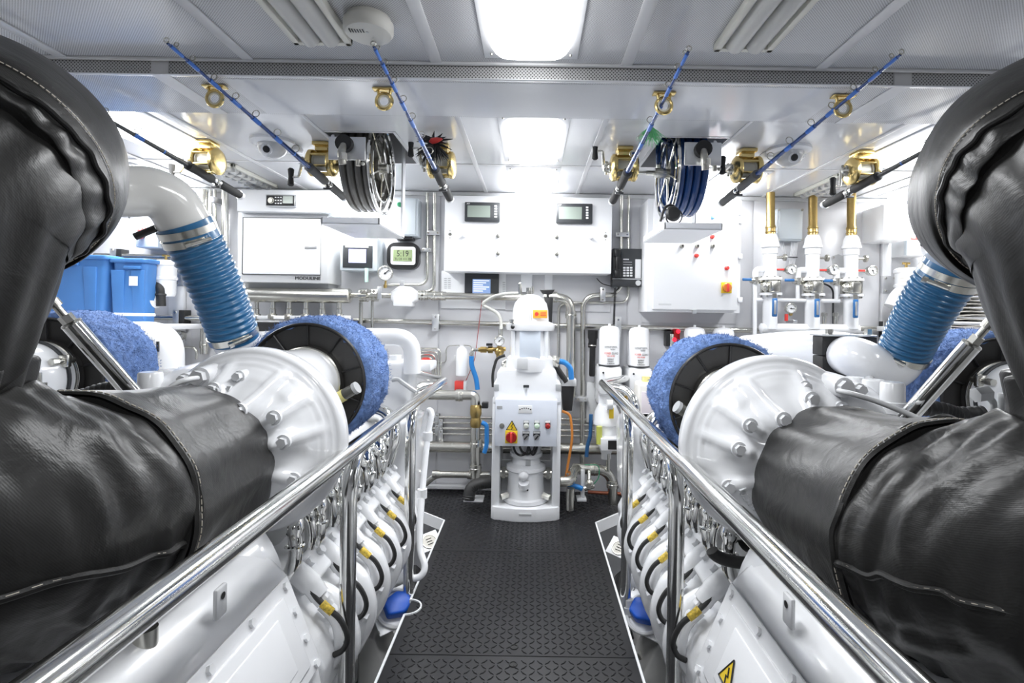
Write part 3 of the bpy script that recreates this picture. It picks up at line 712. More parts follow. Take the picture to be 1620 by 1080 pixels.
pipe('drop_pipe', 'thin pipe dropping below the ball valve on the left', [(571, 478), (571, 520)], .012, 3.36); pipe('drop_pipe', 'thin pipe dropping below the ball valve on the right', [(589, 476), (589, 518)], .009, 3.36)
# manifold
t = thing('water_manifold', 'thick stainless manifold under the white cabinet with six valves', 'manifold', tuple(P(465, 467, 3.28)))
a, b = P(360, 466, 3.28), P(556, 468, 3.28); B().tube([a, a+(b-a)*.985, a+(b-a)*.995, b], [.046, .046, .038, .012], 24).build('header', STEEL, t)
for i, x in enumerate((405.5, 431.5, 457.5, 484, 510, 536.5)):
    o = B().tube([P(x, 474, 3.28), P(x, 488, 3.28), P(x, 489, 3.28), P(x, 498, 3.28)], [.014, .014, .018, .018], 12).build('branch', STEEL, t)
    B().cyl(P(x-7, 500, 3.27), P(x+6, 500, 3.27), .014).hexn(P(x-4, 500, 3.255), (0, -1, 0), .014, .012).sph(P(x, 501, 3.26), .02).cyl(P(x, 496, 3.27), P(x, 510, 3.27), .01).build('valve', STEELD, o)
    o = wbox(B(), x+1, 499, x+18, 504.5, 3.235, .004, .0005).build('name_plate', PAPER if i in (1, 5, 4) else LGREY, o)
wbox(B(), 390, 507.5, 556, 510, 3.24, .08).build('support_angle', LGREY, t)
wbox(B(), 393, 511, 556, 533, 3.22, .2, .003).build('battery_box', BLACK, None, 'black box under the stainless manifold', 'box')

# --- long horizontal pipe with brackets
pipe('steel_pipe', 'long horizontal steel pipe at eye level across the back wall', [(560, 506.5), (1205, 523)], .017, 3.42, clamps=[(690, 510, 11, 26), (977, 518, 10, 34)])
pipe('steel_pipe', 'horizontal steel pipe at left between the tubs and the wall pipes', [(225, 502), (322, 503)], .017, 3.40, clamps=[(282, 503, 9, 25, 'b')])
pipe('steel_pipe', 'upper horizontal steel pipe at left above the blue tubs', [(150, 404), (285, 406.5)], .0165, 3.40, clamps=[(183, 402, 9, 16, 'b'), (279, 407.5, 9, 26, 'b')])
pipe('steel_pipe', 'horizontal steel pipe end right of the white header', [(1345, 519), (1395, 520)], .017, 3.40, clamps=[(1398, 521, 9, 25, 'b')])
for x, r, y1, lab in ((323, .022, 560, 'vertical steel pipe left of the white cabinet, leftmost'), (340, .010, 548, 'thin vertical tube between two vertical pipes left of the cabinet'),
                  (333, .007, 420, 'thinnest vertical tube left of the white cabinet'), (356, .021, 452, 'vertical steel pipe touching the white cabinet edge')):
    pipe('steel_pipe', lab, [(x, 300), (x, y1)], r, 3.41, group='vertical wall pipes', flanges=[(x, 545, 'z')] if x == 323 else ())
pipe('steel_pipe', 'curved steel conduit disappearing below the cabinet corner', [(362, 410), (372, 430), (373, 460)], .010, 3.42)
wbox(B(), 331, 311, 340, 320, 3.36, .08, .002).build('cable_clip', ALU, None, 'small silver clip box between the left wall pipes', 'clip')
gauge(284, 530.5, 3.36, 7.5, 'small gauge on the wall left of the vertical pipes', (284, 552))
pipe('copper_tube', 'thin tube curving beside the small gauge at left', [(265, 549), (305, 549), (312, 556), (311, 568)], .008, 3.36, m=STEEL, rad=.03)
# --- e-stops and heater boxes
for (a, b, c, d, lab, txt, hx, hy) in ((214.5, 359.5, 250, 390.5, 'grey emergency stop box with red button at the far left', 'PORT GEN E-STOP', 226.5, 373.5), (1435, 373, 1471, 403.5, 'grey emergency stop box with red button at the far right', 'STBD GEN E-STOP', 1459, 386.5)):
    t = thing('emergency_stop', lab, 'emergency stop', base(a, b, c, d, 3.28, .15), 'emergency stop boxes')
    wbox(B(), a+(1 if a < 800 else -2), b+1, c+(2 if a < 800 else -1), d+1, 3.30, .155, .004).build('back_box', LGREY, t)
    wbox(B(), a, b, c, d, 3.28, .03, .003).build('lid', GREYB, t)
    s = 217 if a < 800 else 1441
    wbox(B(), s, b+1, s+26, b+5.6, 3.277, .004).build('red_label', RED, t, label='red label strip')
    text(txt, P(s+13, b+3.3, 3.2765), .0155, PAPER, t, sx=.78)
    p = P(hx, hy, 3.28); B().cyl(p, p+Vector((0, -.02, 0)), .014).build('button_collar', BLACK, t)
    B().lathe(p+Vector((0, -.018, 0)), (0, -1, 0), [(0, .016), (.004, .022), (.022, .023), (.03, .016), (.031, 0)], 22).build('push_button', RED, t, label='red mushroom button')
wbox(B(), 1398, 323, 1441, 379, 3.24, .215, .006).build('heater_box', WHITE2, None, 'white wall box left of the right emergency stop', 'box')
wbox(B(), 241, 316, 285, 364, 3.24, .215, .006).build('heater_box', WHITE2, None, 'white wall box behind the white intake elbow at left', 'box')
for s, x, y, lab in ((1, 262, 428, 'white water strainer with black elbow behind the blue tubs'), (-1, 1433, 440, 'white water strainer with brass wing nut at the right wall')):
    t = thing('water_strainer', lab, 'strainer', tuple(P(x, y+20, 3.3)))
    p = P(x, y+18, 3.3); B().lathe(p-Vector((0, 0, .09)), (0, 0, 1), [(0, .05), (.02, .058), (.10, .058), (.105, .066), (.12, .066), (.125, .06), (.19, .06), (.195, .068), (.215, .068), (.225, .05)], 28).build('bowl', WHITE2, t)
    q = p+Vector((0, 0, .135)); B().cyl(q, q+Vector((0, 0, .03)), .008).cbox(q+Vector((0, 0, .03)), (.05, .008, .014), .003).build('wing_nut', BRASS, t)
    x0 = x+14 if s > 0 else x-36
    o = wbox(B(), x0, y-4, x0+22, y+24, 3.42, .03, .002).build('mount_plate', ALU, t)
    qq = B()
    for k in range(4): qq.hexn(P(x0+4+(k % 2)*14, y+(k//2)*20, 3.42), (0, -1, 0), .007, .007)
    split(qq, 'plate_bolt', STEEL, o)
    if s > 0:
        B().tube(fillet([P(236, 452, 3.25), P(254, 452, 3.25), P(255, 484, 3.25)], .06), .026, 14).torus(P(254, 466, 3.25), (0, 0, 1), .026, .008, 20, 6).build('black_elbow', RUBBER, t)
        B().cyl(P(238, 472, 3.24), P(248, 472, 3.24), .06, n=24).build('white_cap', WHITE2, t)
    else:
        B().tube(fillet([P(1412, 486, 3.3), P(1420, 470, 3.3), P(1436, 456, 3.28)], .05), .05, 18).build('white_elbow', WHITE2, t)
# --- telephone
t = thing('telephone', 'black corded wall telephone right of the control console', 'telephone', base(969, 394, 1017, 452, 3.33, .1))
wbox(B(), 969, 393, 1017, 441, 3.36, .09, .006).build('body', DARK, t)
wbox(B(), 969, 441.5, 1017.5, 453, 3.35, .10, .004).build('base', DARK, t)
wbox(B(), 969, 440.5, 1017.5, 441.7, 3.356, .01).build('trim_line', PAPER, t)
q = B(); wbox(q, 972, 393.5, 983, 406, 3.315, .045, .01); wbox(q, 972, 426, 983, 439, 3.315, .045, .01); wbox(q, 974, 400, 981.5, 432, 3.32, .022, .007); q.build('handset', BLACK, t)
for i in range(3):
    for j in range(4): wbox(B(), 986+i*5.4, 422+j*4.15, 989.8+i*5.4, 424.8+j*4.15, 3.354, .008, .001).build('key', PAPER, t)
wbox(B(), 1005, 410, 1014, 440, 3.356, .006, .001).build('name_card', PAPER, t)
wbox(B(), 986, 409, 995, 411, 3.357, .004).build('label_strip', LGREY, t)
for j in range(2): wbox(B(), 986, 414+j*4, 1000, 415+j*4, 3.357, .004).build('label_strip', MGREY, t)
p = P(1009.5, 447.5, 3.35); B().cyl(p, p+Vector((0, -.006, 0)), .017, n=24).build('speaker_disc', LGREY, t)
B().tube([P(970+.001*k, 453, 3.36) for k in (0, 1)], .003).build('jack', BLACK, t)
q = B(); N = 26; pts = []
for k in range(N*8+1):
    a = 2*PI*k/8; z = k/(N*8); pts.append(P(973.3+1.5*math.sin(a)-z*2.4, 455+z*58, 3.36+.006*math.cos(a)))
q.tube(pts, .0028, 5).build('coil_cord', BLACK, t)
pipe('phone_cable', 'short black cable curling to the left edge of the telephone', [(944, 440), (952, 449), (969, 453)], .0028, 3.40, m=BLACK, rad=.03, cat='cable')
# torch
t = thing('torch', 'long black torch clipped on the wall left of the white filters', 'torch', tuple(P(938, 590, 3.38)))
p0, p1 = P(938, 522, 3.37), P(936.5, 595, 3.37); d = (p1-p0).normalized(); L = (p1-p0).length
B().lathe(p0, d, [(0, .033), (.05, .033), (.06, .027), (.095, .026), (.10, .019), (L-.01, .019), (L, .016)], 20).build('barrel', BLACK, t)
B().torus(p0+d*.098, d, .024, .004, 20, 6).build('band', STEEL, t); B().cbox(p0+d*.1+Vector((0, .035, 0)), (.05, .05, .03), .004).build('wall_clip', BLACK, t)

# --- fuel and oil filters
for i, (x, y0, lab, grp) in enumerate(((964.5, 515, 'tall white spin-on filter with red lettering, just right of the torch', 1), (1011.5, 517, 'tall white spin-on filter with red lettering, second from the torch', 1),
        (1099, 517, 'white spin-on filter half hidden behind the fleece of the right engine, left one', 0), (1144.5, 518, 'white spin-on filter half hidden behind the fleece of the right engine, right one', 0))):
    t = thing('fuel_filter', lab, 'filter', tuple(P(x, 640, 3.28)), 'white spin-on filters')
    top = P(x, y0, 3.26); hb = (62)*3.26/F; r = .063
    B().lathe(top-Vector((0, 0, hb)), (0, 0, 1), [(0, r), (hb-.03, r), (hb-.012, r*.88), (hb-.002, r*.5), (hb, .01), (hb+.0, .008), (hb+.012, .008)], 36).build('canister', WHITE2, t)
    B().torus(top-Vector((0, 0, hb)), (0, 0, 1), r-.002, .006, 32, 6).build('seal', DARK, t)
    z0 = top.z-hb-.006
    o = B().box(top.x-.072, top.x+.072, 3.19, 3.452, z0-.17, z0, .02).build('filter_head', WHITE, t)
    B().cyl((top.x-.045, 3.19, z0-.035), (top.x-.045, 3.185, z0-.035), .006).build('vent_screw', INK, o)
    if grp:
        yy = 3.26-r-.0008
        text('DETROIT DIESEL', (top.x+.0, yy, top.z-.128), .0125, INK, t, sx=.85)
        text('Fuel Filter', (top.x+.012, yy, top.z-.143), .009, INK, t, sx=.8)
        text('POWER', (top.x-.019, yy, top.z-.168), .0185, INKR, t, sx=.62, label='red lettering'); text('GUARD', (top.x+.026, yy, top.z-.168), .0185, INK, t, sx=.62)
        text('FUEL FILTER', (top.x, yy, top.z-.184), .0115, INKR, t, sx=.8)
        for k, s_ in enumerate(('ELEMENT', 'PRIMARY', '10 MICRON')): text(s_, (top.x, yy, top.z-.203-k*.013), .0115, INK, t, sx=.8)
        B().box(top.x-.05, top.x+.05, yy+.0004, yy+.0005, top.z-.136, top.z-.1355).build('rule_line', INK, t)
wbox(B(), 970, 518, 982, 640, 3.41, .02, .001).build('filter_rail', ALU, None, 'narrow aluminium upright behind the first white filter', 'bracket')
t = thing('fuel_separator', 'white fuel separator bowl with yellow tag low on the back wall', 'filter', tuple(P(960, 740, 3.2)))
p = P(960, 640, 3.22); B().lathe(p, (0, 0, -1), [(0, .055), (.04, .075), (.09, .08), (.1, .086), (.115, .086), (.12, .078), (.2, .07), (.26, .045), (.3, .03), (.33, .03)], 28).build('bowl', WHITE, t)
wbox(B(), 946, 578, 983, 642, 3.24, .18, .02).build('head', WHITE, t)
B().cyl(P(960, 640, 3.13), P(969, 640, 3.13), .03).build('port', WHITE, t)
wbox(B(), 964, 645, 971, 662, 3.115, .01, .002).build('yellow_tag', YELLOW, t, label='yellow tag')
p = P(948, 690, 3.12); B().cyl(P(948, 674, 3.12), P(948, 702, 3.12), .018).build('sight_glass', mat('yellow_green_plastic', (.55, .58, .12), .3), t, label='yellow green sight glass')
wbox(B(), 951, 694, 992, 713, 3.08, .2, .004).build('shelf', WHITE2, t)
wbox(B(), 962, 697, 990, 711, 3.076, .006).build('black_plate', BLACK, t); text('SEP', P(980, 703, 3.0755), .02, YELLOW, t)
B().cyl(P(962, 714, 3.2), P(962, 745, 3.2), .012).build('drain', STEEL, t)
wbox(B(), 928, 605, 946, 668, 3.40, .02, .002).build('mounting_plate', LGREY, None, 'grey mounting plate left of the fuel separator', 'plate')
gauge(990, 619, 3.0, 6.5, 'small dull gauge beside the right rail corner', (990, 632), dial=mat('dial_tan', (.55, .53, .47), .4))
t = thing('jerry_can', 'white plastic container with pinkish label behind the right rail', 'container', tuple(P(1032, 668, 2.95)))
x0, x1, z0, z1 = rect(1010, 606, 1053, 690, 2.95); B().box(x0, x1, 2.95, 3.10, z0, z1, .02, 3).build('body', CREAM, t)
wbox(B(), 1015, 620, 1051, 664, 2.945, .006, .001).build('label_sheet', mat('pinkish_label', (.76, .70, .74), .5), t); B().cyl(((x0+x1)/2-.02, 3.02, z1), ((x0+x1)/2-.02, 3.02, z1+.03), .025).build('cap', mat('yellow_cap', (.75, .68, .3), .4), t, label='pale yellow cap')
t = thing('charging_lamp', 'black lamp with red lights on the wall between the filter pairs', 'lamp', tuple(P(1063, 550, 3.4)))
wbox(B(), 1054, 524, 1064, 548, 3.38, .07, .006).build('body', BLACK, t); wbox(B(), 1060, 528, 1066, 552, 3.37, .02, .003).build('clip', STEEL, t)
for x, y in ((1073, 524), (1067, 537)): B().sph(P(x, y, 3.37), .014).build('red_light', mat('red_glow', (.5, .01, .02), .2, emit=((1, .02, .05), 1.6)), t, label='lit red lamp')
wbox(B(), 1066, 522, 1076, 546, 3.385, .05, .004).build('side_body', DRED, t)

# --- right electrical cabinet
t = thing('electrical_cabinet', 'large white electrical cabinet with red buttons behind the blue hose reel', 'cabinet', base(1030, 315, 1172, 495, 3.16, .3))
wbox(B(), 1016, 313, 1166, 511, 3.445, .01).build('backing_sheet', WALLM, t)
wbox(B(), 1024, 315, 1172, 494, 3.20, .25, .004).build('body', WHITE2, t)
d = wbox(B(), 1034, 318, 1168, 490, 3.165, .034, .006).build('door', WHITE2, t)
for y in (335, 349, 405, 474): wbox(B(), 1168.5, y-4, 1175, y+4, 3.18, .02, .003).build('hinge', WHITE2, t)
for x, y, m_, r in ((1078.5, 389.5, STEELD, .010), (1102.5, 389.5, STEELD, .010), (1127, 389.5, STEELD, .010)):
    p = P(x, y, 3.165); o = B().lathe(p, (0, -1, 0), [(0, .013), (.008, .013), (.01, .01), (.024, .009)], 18).build('selector_switch', m_, d)
    B().cbox(p+Vector((0, -.027, 0)), (.004, .006, .018), .001).build('pointer', BLACK, o)
for x, y, m_, nm in ((1126.5, 374.5, RED, 'red push button'), (1101.5, 404.5, RED, 'red push button'), (1149.5, 424, RED, 'red push button'), (1127.5, 343.5, mat('blue_lens', (.2, .5, .8), .2), 'blue indicator')):
    p = P(x, y, 3.165); B().lathe(p, (0, -1, 0), [(0, .013), (.006, .013), (.008, .0105), (.02, .0105), (.022, .008)], 18).build('push_button', m_, d, label=nm)
def main_switch(bx, px, py, Y, sz):
    p = P(px, py, Y); o = B().cbox(p+Vector((0, -.004, 0)), (sz, .008, sz*1.05), .002).build('main_switch', YELLOW, bx, label='red and yellow main switch')
    B().lathe(p+Vector((0, -.006, 0)), (0, -1, 0), [(0, sz*.45), (.012, sz*.45), (.016, sz*.38)], 26).build('rotary_disc', DRED if sz > .065 else ORANGE, o)
    B().cbox(p+Vector((0, -.028, 0)), (sz*.17, .022, sz*.82), .003).build('rotary_grip', RED, o)
main_switch(d, 1149, 455, 3.165, .062)
wbox(B(), 1042, 480, 1062, 482.5, 3.164, .002).build('type_plate', LGREY, d)
wbox(B(), 1096, 490, 1102, 496, 3.16, .02).build('bottom_latch', ALU, d)

# --- fire pump branches: brass over white pipes
HY = 3.30
def fire_branch(x, dy, n):
    t = thing('pipe_riser', 'white riser with brass upper pipe, %s of three' % n, 'pipe', tuple(P(x, 520, HY)), 'brass and white risers')
    B().tube([P(x, 305, HY), P(x, 357+dy, HY), P(x, 358+dy, HY), P(x, 372+dy, HY)], [.026, .026, .029, .029], 20).torus(P(x, 361+dy, HY), (0, 0, 1), .029, .004, 24, 6).torus(P(x, 368+dy, HY), (0, 0, 1), .029, .004, 24, 6).build('brass_pipe', BRASS, t, label='weathered brass upper pipe')
    B().lathe(P(x, 372+dy, HY), (0, 0, -1), [(0, .034), (.02, .044), (.06, .052), (.065, .056), (.08, .056), (.083, .045), (.12, .045), (.125, .040), (.26, .040), (.262, .05), (.275, .05)], 28).build('white_riser', WHITE, t)
    B().cyl(P(x, 440+dy, HY), P(x, 444+dy, HY), .068, n=28).build('upper_flange', WHITE, t)
    v = B().cyl(P(x, 444+dy, HY), P(x, 464+dy, HY), .05, n=24).cbox(P(x+5, 454+dy, HY-.06), (.06, .05, .07), .01).sph(P(x-8, 454+dy, HY-.035), .03).build('ball_valve', STEEL, t)
    q = B()
    for k in range(8):
        a = 2*PI*k/8; c = P(x, 442+dy, HY)+Vector((.056*math.cos(a), .056*math.sin(a), 0)); q.cyl(c+Vector((0, 0, .015)), c-Vector((0, 0, .115)), .007, n=6)
    split(q, 'flange_bolt', STEEL, t)
    B().cyl(P(x, 464+dy, HY), P(x, 468+dy, HY), .068, n=28).build('lower_flange', WHITE, t)
    B().cyl(P(x-1, 468+dy, HY), P(x-1, 520, HY), .044, n=24).build('lower_riser', WHITE, t)
    o = B().box(*(lambda c: (c.x-.012, c.x+.012, c.y-.003, c.y+.003, c.z-.0, c.z+.05))(P(x+6, 478+dy, HY-.1))).build('handle_shank', STEEL, t)
    c = P(x+6.5, 487+dy, HY-.1); h = B().cbox(c, (.032, .012, .115), .006).build('blue_handle', BLUEP, t, label='blue vertical handle'); B().cbox(c+Vector((0, -.007, 0)), (.014, .003, .085), .003).build('handle_insert', ALU, h)
    # by-pass elbow on the left with its small valve
    B().tube(ppipe([(x-6, 427+dy), (x-24, 427+dy), (x-24, 440+dy)], HY, .07), .019, 14).build('bypass_elbow', WHITE, t)
    B().cyl(P(x-32, 444+dy, HY), P(x-14, 444+dy, HY), .018).cyl(P(x-23, 439+dy, HY), P(x-23, 450+dy, HY), .022).build('bypass_valve', STEEL, t)
    B().cbox(P(x-37, 443+dy, HY-.05), (.06, .012, .018), .005).build('blue_lever', BLUEP, t, label='blue horizontal lever')
    B().cyl(P(x-24, 448+dy, HY), P(x-24, 474, HY), .012).build('bypass_tube', WHITE, t)
    # gauge branch
    B().cyl(P(x+9, 428+dy, HY), P(x+24, 428+dy, HY), .006).hexn(P(x+20, 428+dy, HY), (1, 0, 0), .011, .02).build('gauge_tube', STEEL, t)
    B().cbox(P(x+16, 427+dy, HY-.02), (.045, .01, .012), .003).build('red_lever', RED, t, label='red lever')
    B().cyl(P(x+9, 408+dy, HY), P(x+22, 408+dy, HY), .008).build('vent_valve', STEEL, t); B().cyl(P(x+21, 408+dy, HY), P(x+24, 408+dy, HY), .022).build('vent_knob', STEELD, t)
    gauge(x+33, 427+dy, HY-.01, 8.2, 'pressure gauge beside the %s brass riser' % n, ang=-1.2 if n != 'middle' else 1.9)
    return t
fire_branch(1219, -1, 'leftmost'); fire_branch(1286, 0, 'middle'); fire_branch(1347, 1, 'rightmost')
t = thing('pipe_header', 'white horizontal header pipe joining the three risers', 'pipe', tuple(P(1280, 520, HY)))
a, b = P(1201, 519, HY), P(1360, 521, HY); e = (b-a).normalized(); B().tube([a, a+e*.012, b-e*.012, b], [.012, .032, .032, .012], 24).build('header', WHITE, t)
B().tube(ppipe([(1194, 448), (1194, 540)], HY, .03), .013).tube(ppipe([(1194, 474), (1328, 476)], HY, .03), .013).build('bypass_header', WHITE, t)
for x in (1216, 1259): B().cyl(P(x, 524, HY), P(x, 560, HY), .022).build('lower_branch', WHITE, t)
for x in (1310, 1370): B().hexn(P(x, 527, HY-.05), (0, -1, 0), .016, .02).sph(P(x, 527, HY-.05), .018).build('end_bolt', STEEL, t)
gauge(1251, 487.5, HY, 8.2, 'pressure gauge low between the left and middle risers', (1251, 498), ang=-.1)
B().cbox(P(1244, 502, HY), (.02, .014, .045), .004).build('valve_lever', RED, None, 'small red valve lever above the white header', 'lever')
wbox(B(), 1255, 506, 1262, 511, 3.32, .1, .003).build('pipe_clip', ALU, None, 'small silver clip above the white header', 'clip')
for x, lab in ((1304, 'left steel sensor fitting on the white header'), (1322, 'right steel sensor fitting on the white header')):
    B().cyl(P(x, 514, 3.33), P(x, 494, 3.33), .012).hexn(P(x, 500, 3.33), (0, 0, 1), .018, .02).build('sensor_fitting', STEEL, None, lab, 'sensor')
t = thing('junction_box', 'pale blue-grey junction box between the left and middle brass risers', 'junction box', base(1230, 330, 1271, 381, 3.36, .1))
wbox(B(), 1230, 330, 1270, 380.5, 3.37, .085, .004).build('case', GREYB, t); wbox(B(), 1233, 331, 1268.5, 378, 3.362, .012, .003).build('lid', GREYB, t)
q = B()
for k in range(4): q.hexn(P(1232+(k % 2)*37, 332+(k//2)*47, 3.362), (0, -1, 0), .008, .006)
split(q, 'lid_screw', STEELD, t)
q = B()
for k in range(5): q.tube(catmull([P(1252+k*2.6, 381, 3.42), P(1251+k*2.2, 400, 3.41), P(1247+k*2.0, 425, 3.43)]), .0028, 5)
for k in range(3): q.tube(catmull([P(1234+k*2.6, 383, 3.42), P(1237+k*2.2, 395, 3.41), P(1242+k, 408, 3.43)]), .0026, 5)
q.build('white_cables', WHITE2, None, 'white cables hanging below the blue-grey junction box', 'cables')
q = B(); wbox(q, 1248, 406, 1262, 407.2, 3.405, .01); q.build('cable_tie', BLACK, None, 'black tie round the white cables', 'cable tie')
for i, (x, y) in enumerate(((1325, 414), (1325, 488))):
    o = B().cyl(P(x, y, 3.45), P(x, y, 3.435), .05, n=8).build('blank_flange', LGREY, None, ('upper', 'lower')[i]+' round blanking plate on the wall left of the right riser', 'plate')
    q = B()
    for k in range(4):
        a = PI/4+k*PI/2; q.hexn(P(x, y, 3.435)+Vector((.04*math.cos(a), 0, .04*math.sin(a))), (0, -1, 0), .007, .008)
    split(q, 'plate_bolt', STEEL, o)
pipe('black_cable', 'grey and black cable running down between middle and right risers', [(1300, 447), (1318, 455), (1318, 512)], .006, 3.42, m=DARK, cat='cable')

# --- tubs, shelf, towels
def tub(px0, px1, py0, Y, dep, lab):
    x0, x1, z0, z1 = rect(px0, py0, px1, 512, Y); t = thing('storage_tub', lab, 'storage tub', ((x0+x1)/2, Y, z0), 'blue storage tubs')
    q = B(); ri = []
    for f, z in ((.90, z0), (1.0, z1-.03)):
        cx, cy = (x0+x1)/2, Y+dep/2; ri.append([Vector((cx+(x-cx)*f, cy+(y-cy)*f, z)) for x, y in rrect(x0, x1, Y, Y+dep, .03)])
    q.rings(ri).build('body', TUB, t)
    q = B(); r1 = rrect(x0-.015, x1+.015, Y-.015, Y+dep+.015, .03); q.prism([(x, y, z1-.035) for x, y in r1], (0, 0, .025), .006); q.build('rim', TUB, t)
    for k in (.2, .8):
        c = x0+(x1-x0)*k; B().prism([(c-.03, Y+.004, z0+.03), (c+.03, Y+.004, z0+.03), (c+.04, Y-.008, z1-.08), (c-.04, Y-.008, z1-.08)], (0, .01, 0), .003).build('rib', TUB, t)
    B().cbox(((x0+x1)/2+.03, Y-.006, z1-.065), (.1, .02, .02), .006).build('handle_lip', TUB, t)
    return t, z0
tb, tz = tub(40, 168, 400, 3.12, .12, 'large blue storage tub with lid, the left one on the shelf')
tb, tz = tub(176, 229, 406, 3.13, .12, 'narrower blue storage tub, the right one, with paper sticker')
x0, x1, z0, z1 = rect(207, 437, 220, 452, 3.13); B().box(x0, x1, 3.115, 3.12, z0, z1).build('sticker', PAPER, tb, label='white paper sticker')
t = thing('side_shelf', 'white shelf with guard rail holding the blue tubs', 'shelf', (-2.4, 2.95, tz))
B().box(XL+.01, -2.1, 2.85, 3.35, tz-.03, tz, .004).build('board', WHITE2, t)
B().tube(fillet([P(0, 494, 2.84), P(245, 498, 2.84)], .02), .008).build('guard_rail', WHITE2, t)
B().cyl(P(184, 497, 2.85), P(184, 510, 2.85), .012).build('rail_post', WHITE2, t)
x0, x1, z0, z1 = rect(1480, 520, 1620, 534, 2.95)
t = thing('side_shelf', 'white shelf with guard rail holding the folded towels', 'shelf', (2.4, 2.95, z1))
B().box(2.2, XR-.01, 2.85, 3.35, z1-.03, z1, .004).build('board', WHITE2, t)
B().tube([P(1478, 510, 2.84), P(1620, 514, 2.84)], .009).build('guard_rail', WHITE2, t); B().cyl(P(1500, 512, 2.85), P(1500, 532, 2.85), .014).build('rail_post', WHITE2, t)
for i in range(5):
    yb = 0; zz = z1+.001+i*.062; q = B(); cx = 2.42+random.uniform(-.02, .02); wd, dp = .36-.01*i, .3
    for k in range(3):
        R = []
        for j in range(13):
            f = j/12; x = cx-wd/2+wd*f
            R.append([Vector((x, 2.93+dp*(.5-.5*math.cos(a))+.0, zz+.012+k*.019+.008*math.sin(a)+.004*math.sin(9*f+k+i))) for a in [2*PI*m_/12 for m_ in range(12)]])
        q.rings(R)
    q.build('folded_towel', TOWEL, None, ('white folded towel at the bottom of the stack', 'white folded towel, second from the bottom of the stack', 'white folded towel in the middle of the stack', 'white folded towel, second from the top of the stack', 'white folded towel on top of the stack')[i], 'towel', 'folded towels on the right shelf', sharp=70)
t = thing('water_tank', 'white cylindrical tank end beside the left outboard fleece filter', 'tank', tuple(P(235, 572, 2.75)))
B().tube(fillet([P(150, 534, 2.75), P(262, 534, 2.75), P(262, 600, 2.75)], .09, 8), .085, 28).build('shell', WHITE, t); wbox(B(), 247, 540, 250, 556, 2.655, .01).build('slot', INK, t)

# --- fire bottle, valve group left of the pump
t = thing('extinguisher_bottle', 'slim white suppression bottle with steel straps left of the pump', 'bottle', tuple(P(730, 596, 3.36)))
p = P(730, 594.5, 3.38); B().lathe(p, (0, 0, 1), [(0, .034), (.005, .038), (.145, .038), (.175, .03), (.19, .012), (.2, .012)], 26).build('cylinder', WHITE, t)
for s in (-1, 1): B().cbox(P(730+s*9, 566, 3.39), (.02, .03, .038), .003).build('strap', LGREY, t)
t = thing('release_box', 'small red box below the slim white bottle', 'box', base(719, 603, 737, 618, 3.38, .05))
wbox(B(), 719, 603, 733, 618, 3.38, .06, .003).build('body', RED, t); wbox(B(), 733, 603, 737, 618, 3.382, .058, .002).build('side', WHITE2, t)
pipe('capillary_tube', 'very thin tube looping to the slim white bottle from the left', [(690, 574), (706, 574), (706, 547), (727, 546)], .003, 3.43, rad=.03, n=6)
pipe('capillary_tube', 'very thin tube leaving the slim white bottle to the right', [(733, 546), (746, 547), (746, 556)], .003, 3.43, rad=.02, n=6)
for k in range(4):
    pipe('bundle_tube', ('outermost', 'second', 'third', 'innermost')[k]+' of four thin tubes bending down near the left engine', [(655, 551+k*4.6), (697-k*4.2, 551+k*4.6), (697-k*4.2, 620)], .006, 3.42, rad=.04, group='bundle of four thin tubes', n=8)
wbox(B(), 667, 567, 680, 574, 3.38, .06, .003).build('red_tag_box', RED, None, 'small red tag behind the left engine beside thin tubes', 'box')
pipe('red_wire', 'thin dark red wire hanging down from the console area', [(763, 470), (751, 570), (735, 607)], .0022, 3.40, m=DRED, cat='wire', rad=.05, n=6)
t = thing('blue_water_hose', 'short blue rubber hose between brass valve and steel elbow', 'hose', tuple(P(750, 590, 3.3)))
B().tube(catmull([P(746, 563, 3.3), P(746.5, 578, 3.3), P(753, 598, 3.3), P(755.5, 616, 3.3)]), .0155, 14).build('hose', BLUEH, t)
B().tube(fillet([P(757, 553, 3.3), P(747, 553, 3.3), P(746, 565, 3.3)], .03), .011, 12).cyl(P(745.8, 558, 3.3), P(746, 565, 3.3), .014).build('end_fitting', STEEL, t)
t = thing('brass_valve', 'brass regulator valve with black knob left of the pump chamber', 'valve', tuple(P(780, 553, 3.25)))
B().cyl(P(757, 553, 3.27), P(800, 552, 3.27), .013).hexn(P(760, 553, 3.27), (1, 0, 0), .02, .04).cyl(P(772, 553, 3.27), P(780, 553, 3.27), .022).build('body', BRASS, t)
B().cyl(P(791, 548, 3.26), P(790, 565, 3.26), .02).sph(P(790, 556, 3.26), .03).build('regulator', BRASS, t)
wbox(B(), 769, 543, 779, 547, 3.24, .03, .003).build('knob', BLACK, t)
gauge(790, 539, 3.22, 8.2, 'pressure gauge on the brass valve left of the pump', (790, 548), ang=.7)
t = thing('air_hose', 'grey braided hose looping from the dome down to the brass valve', 'hose', tuple(P(780, 480, 3.2)))
B().tube(catmull([P(822, 464, 3.1), P(800, 465, 3.2), P(779, 470, 3.28), P(764, 481, 3.3), P(775, 488, 3.3), P(788, 497, 3.28), P(793, 512, 3.27), P(792, 524, 3.26)]), .0105, 10).build('hose', mat('grey_braid', (.5, .5, .47), .4, var=(200, .2)), t)
B().cyl(P(792, 520, 3.26), P(792, 531, 3.26), .014).build('ferrule', STEEL, t)
pipe('black_hose', 'black hose arching down to the left side of the pump cover', [(799, 562), (786, 566), (779, 590), (780, 612)], .009, 3.16, m=RUBBER, cat='hose', rad=.08)
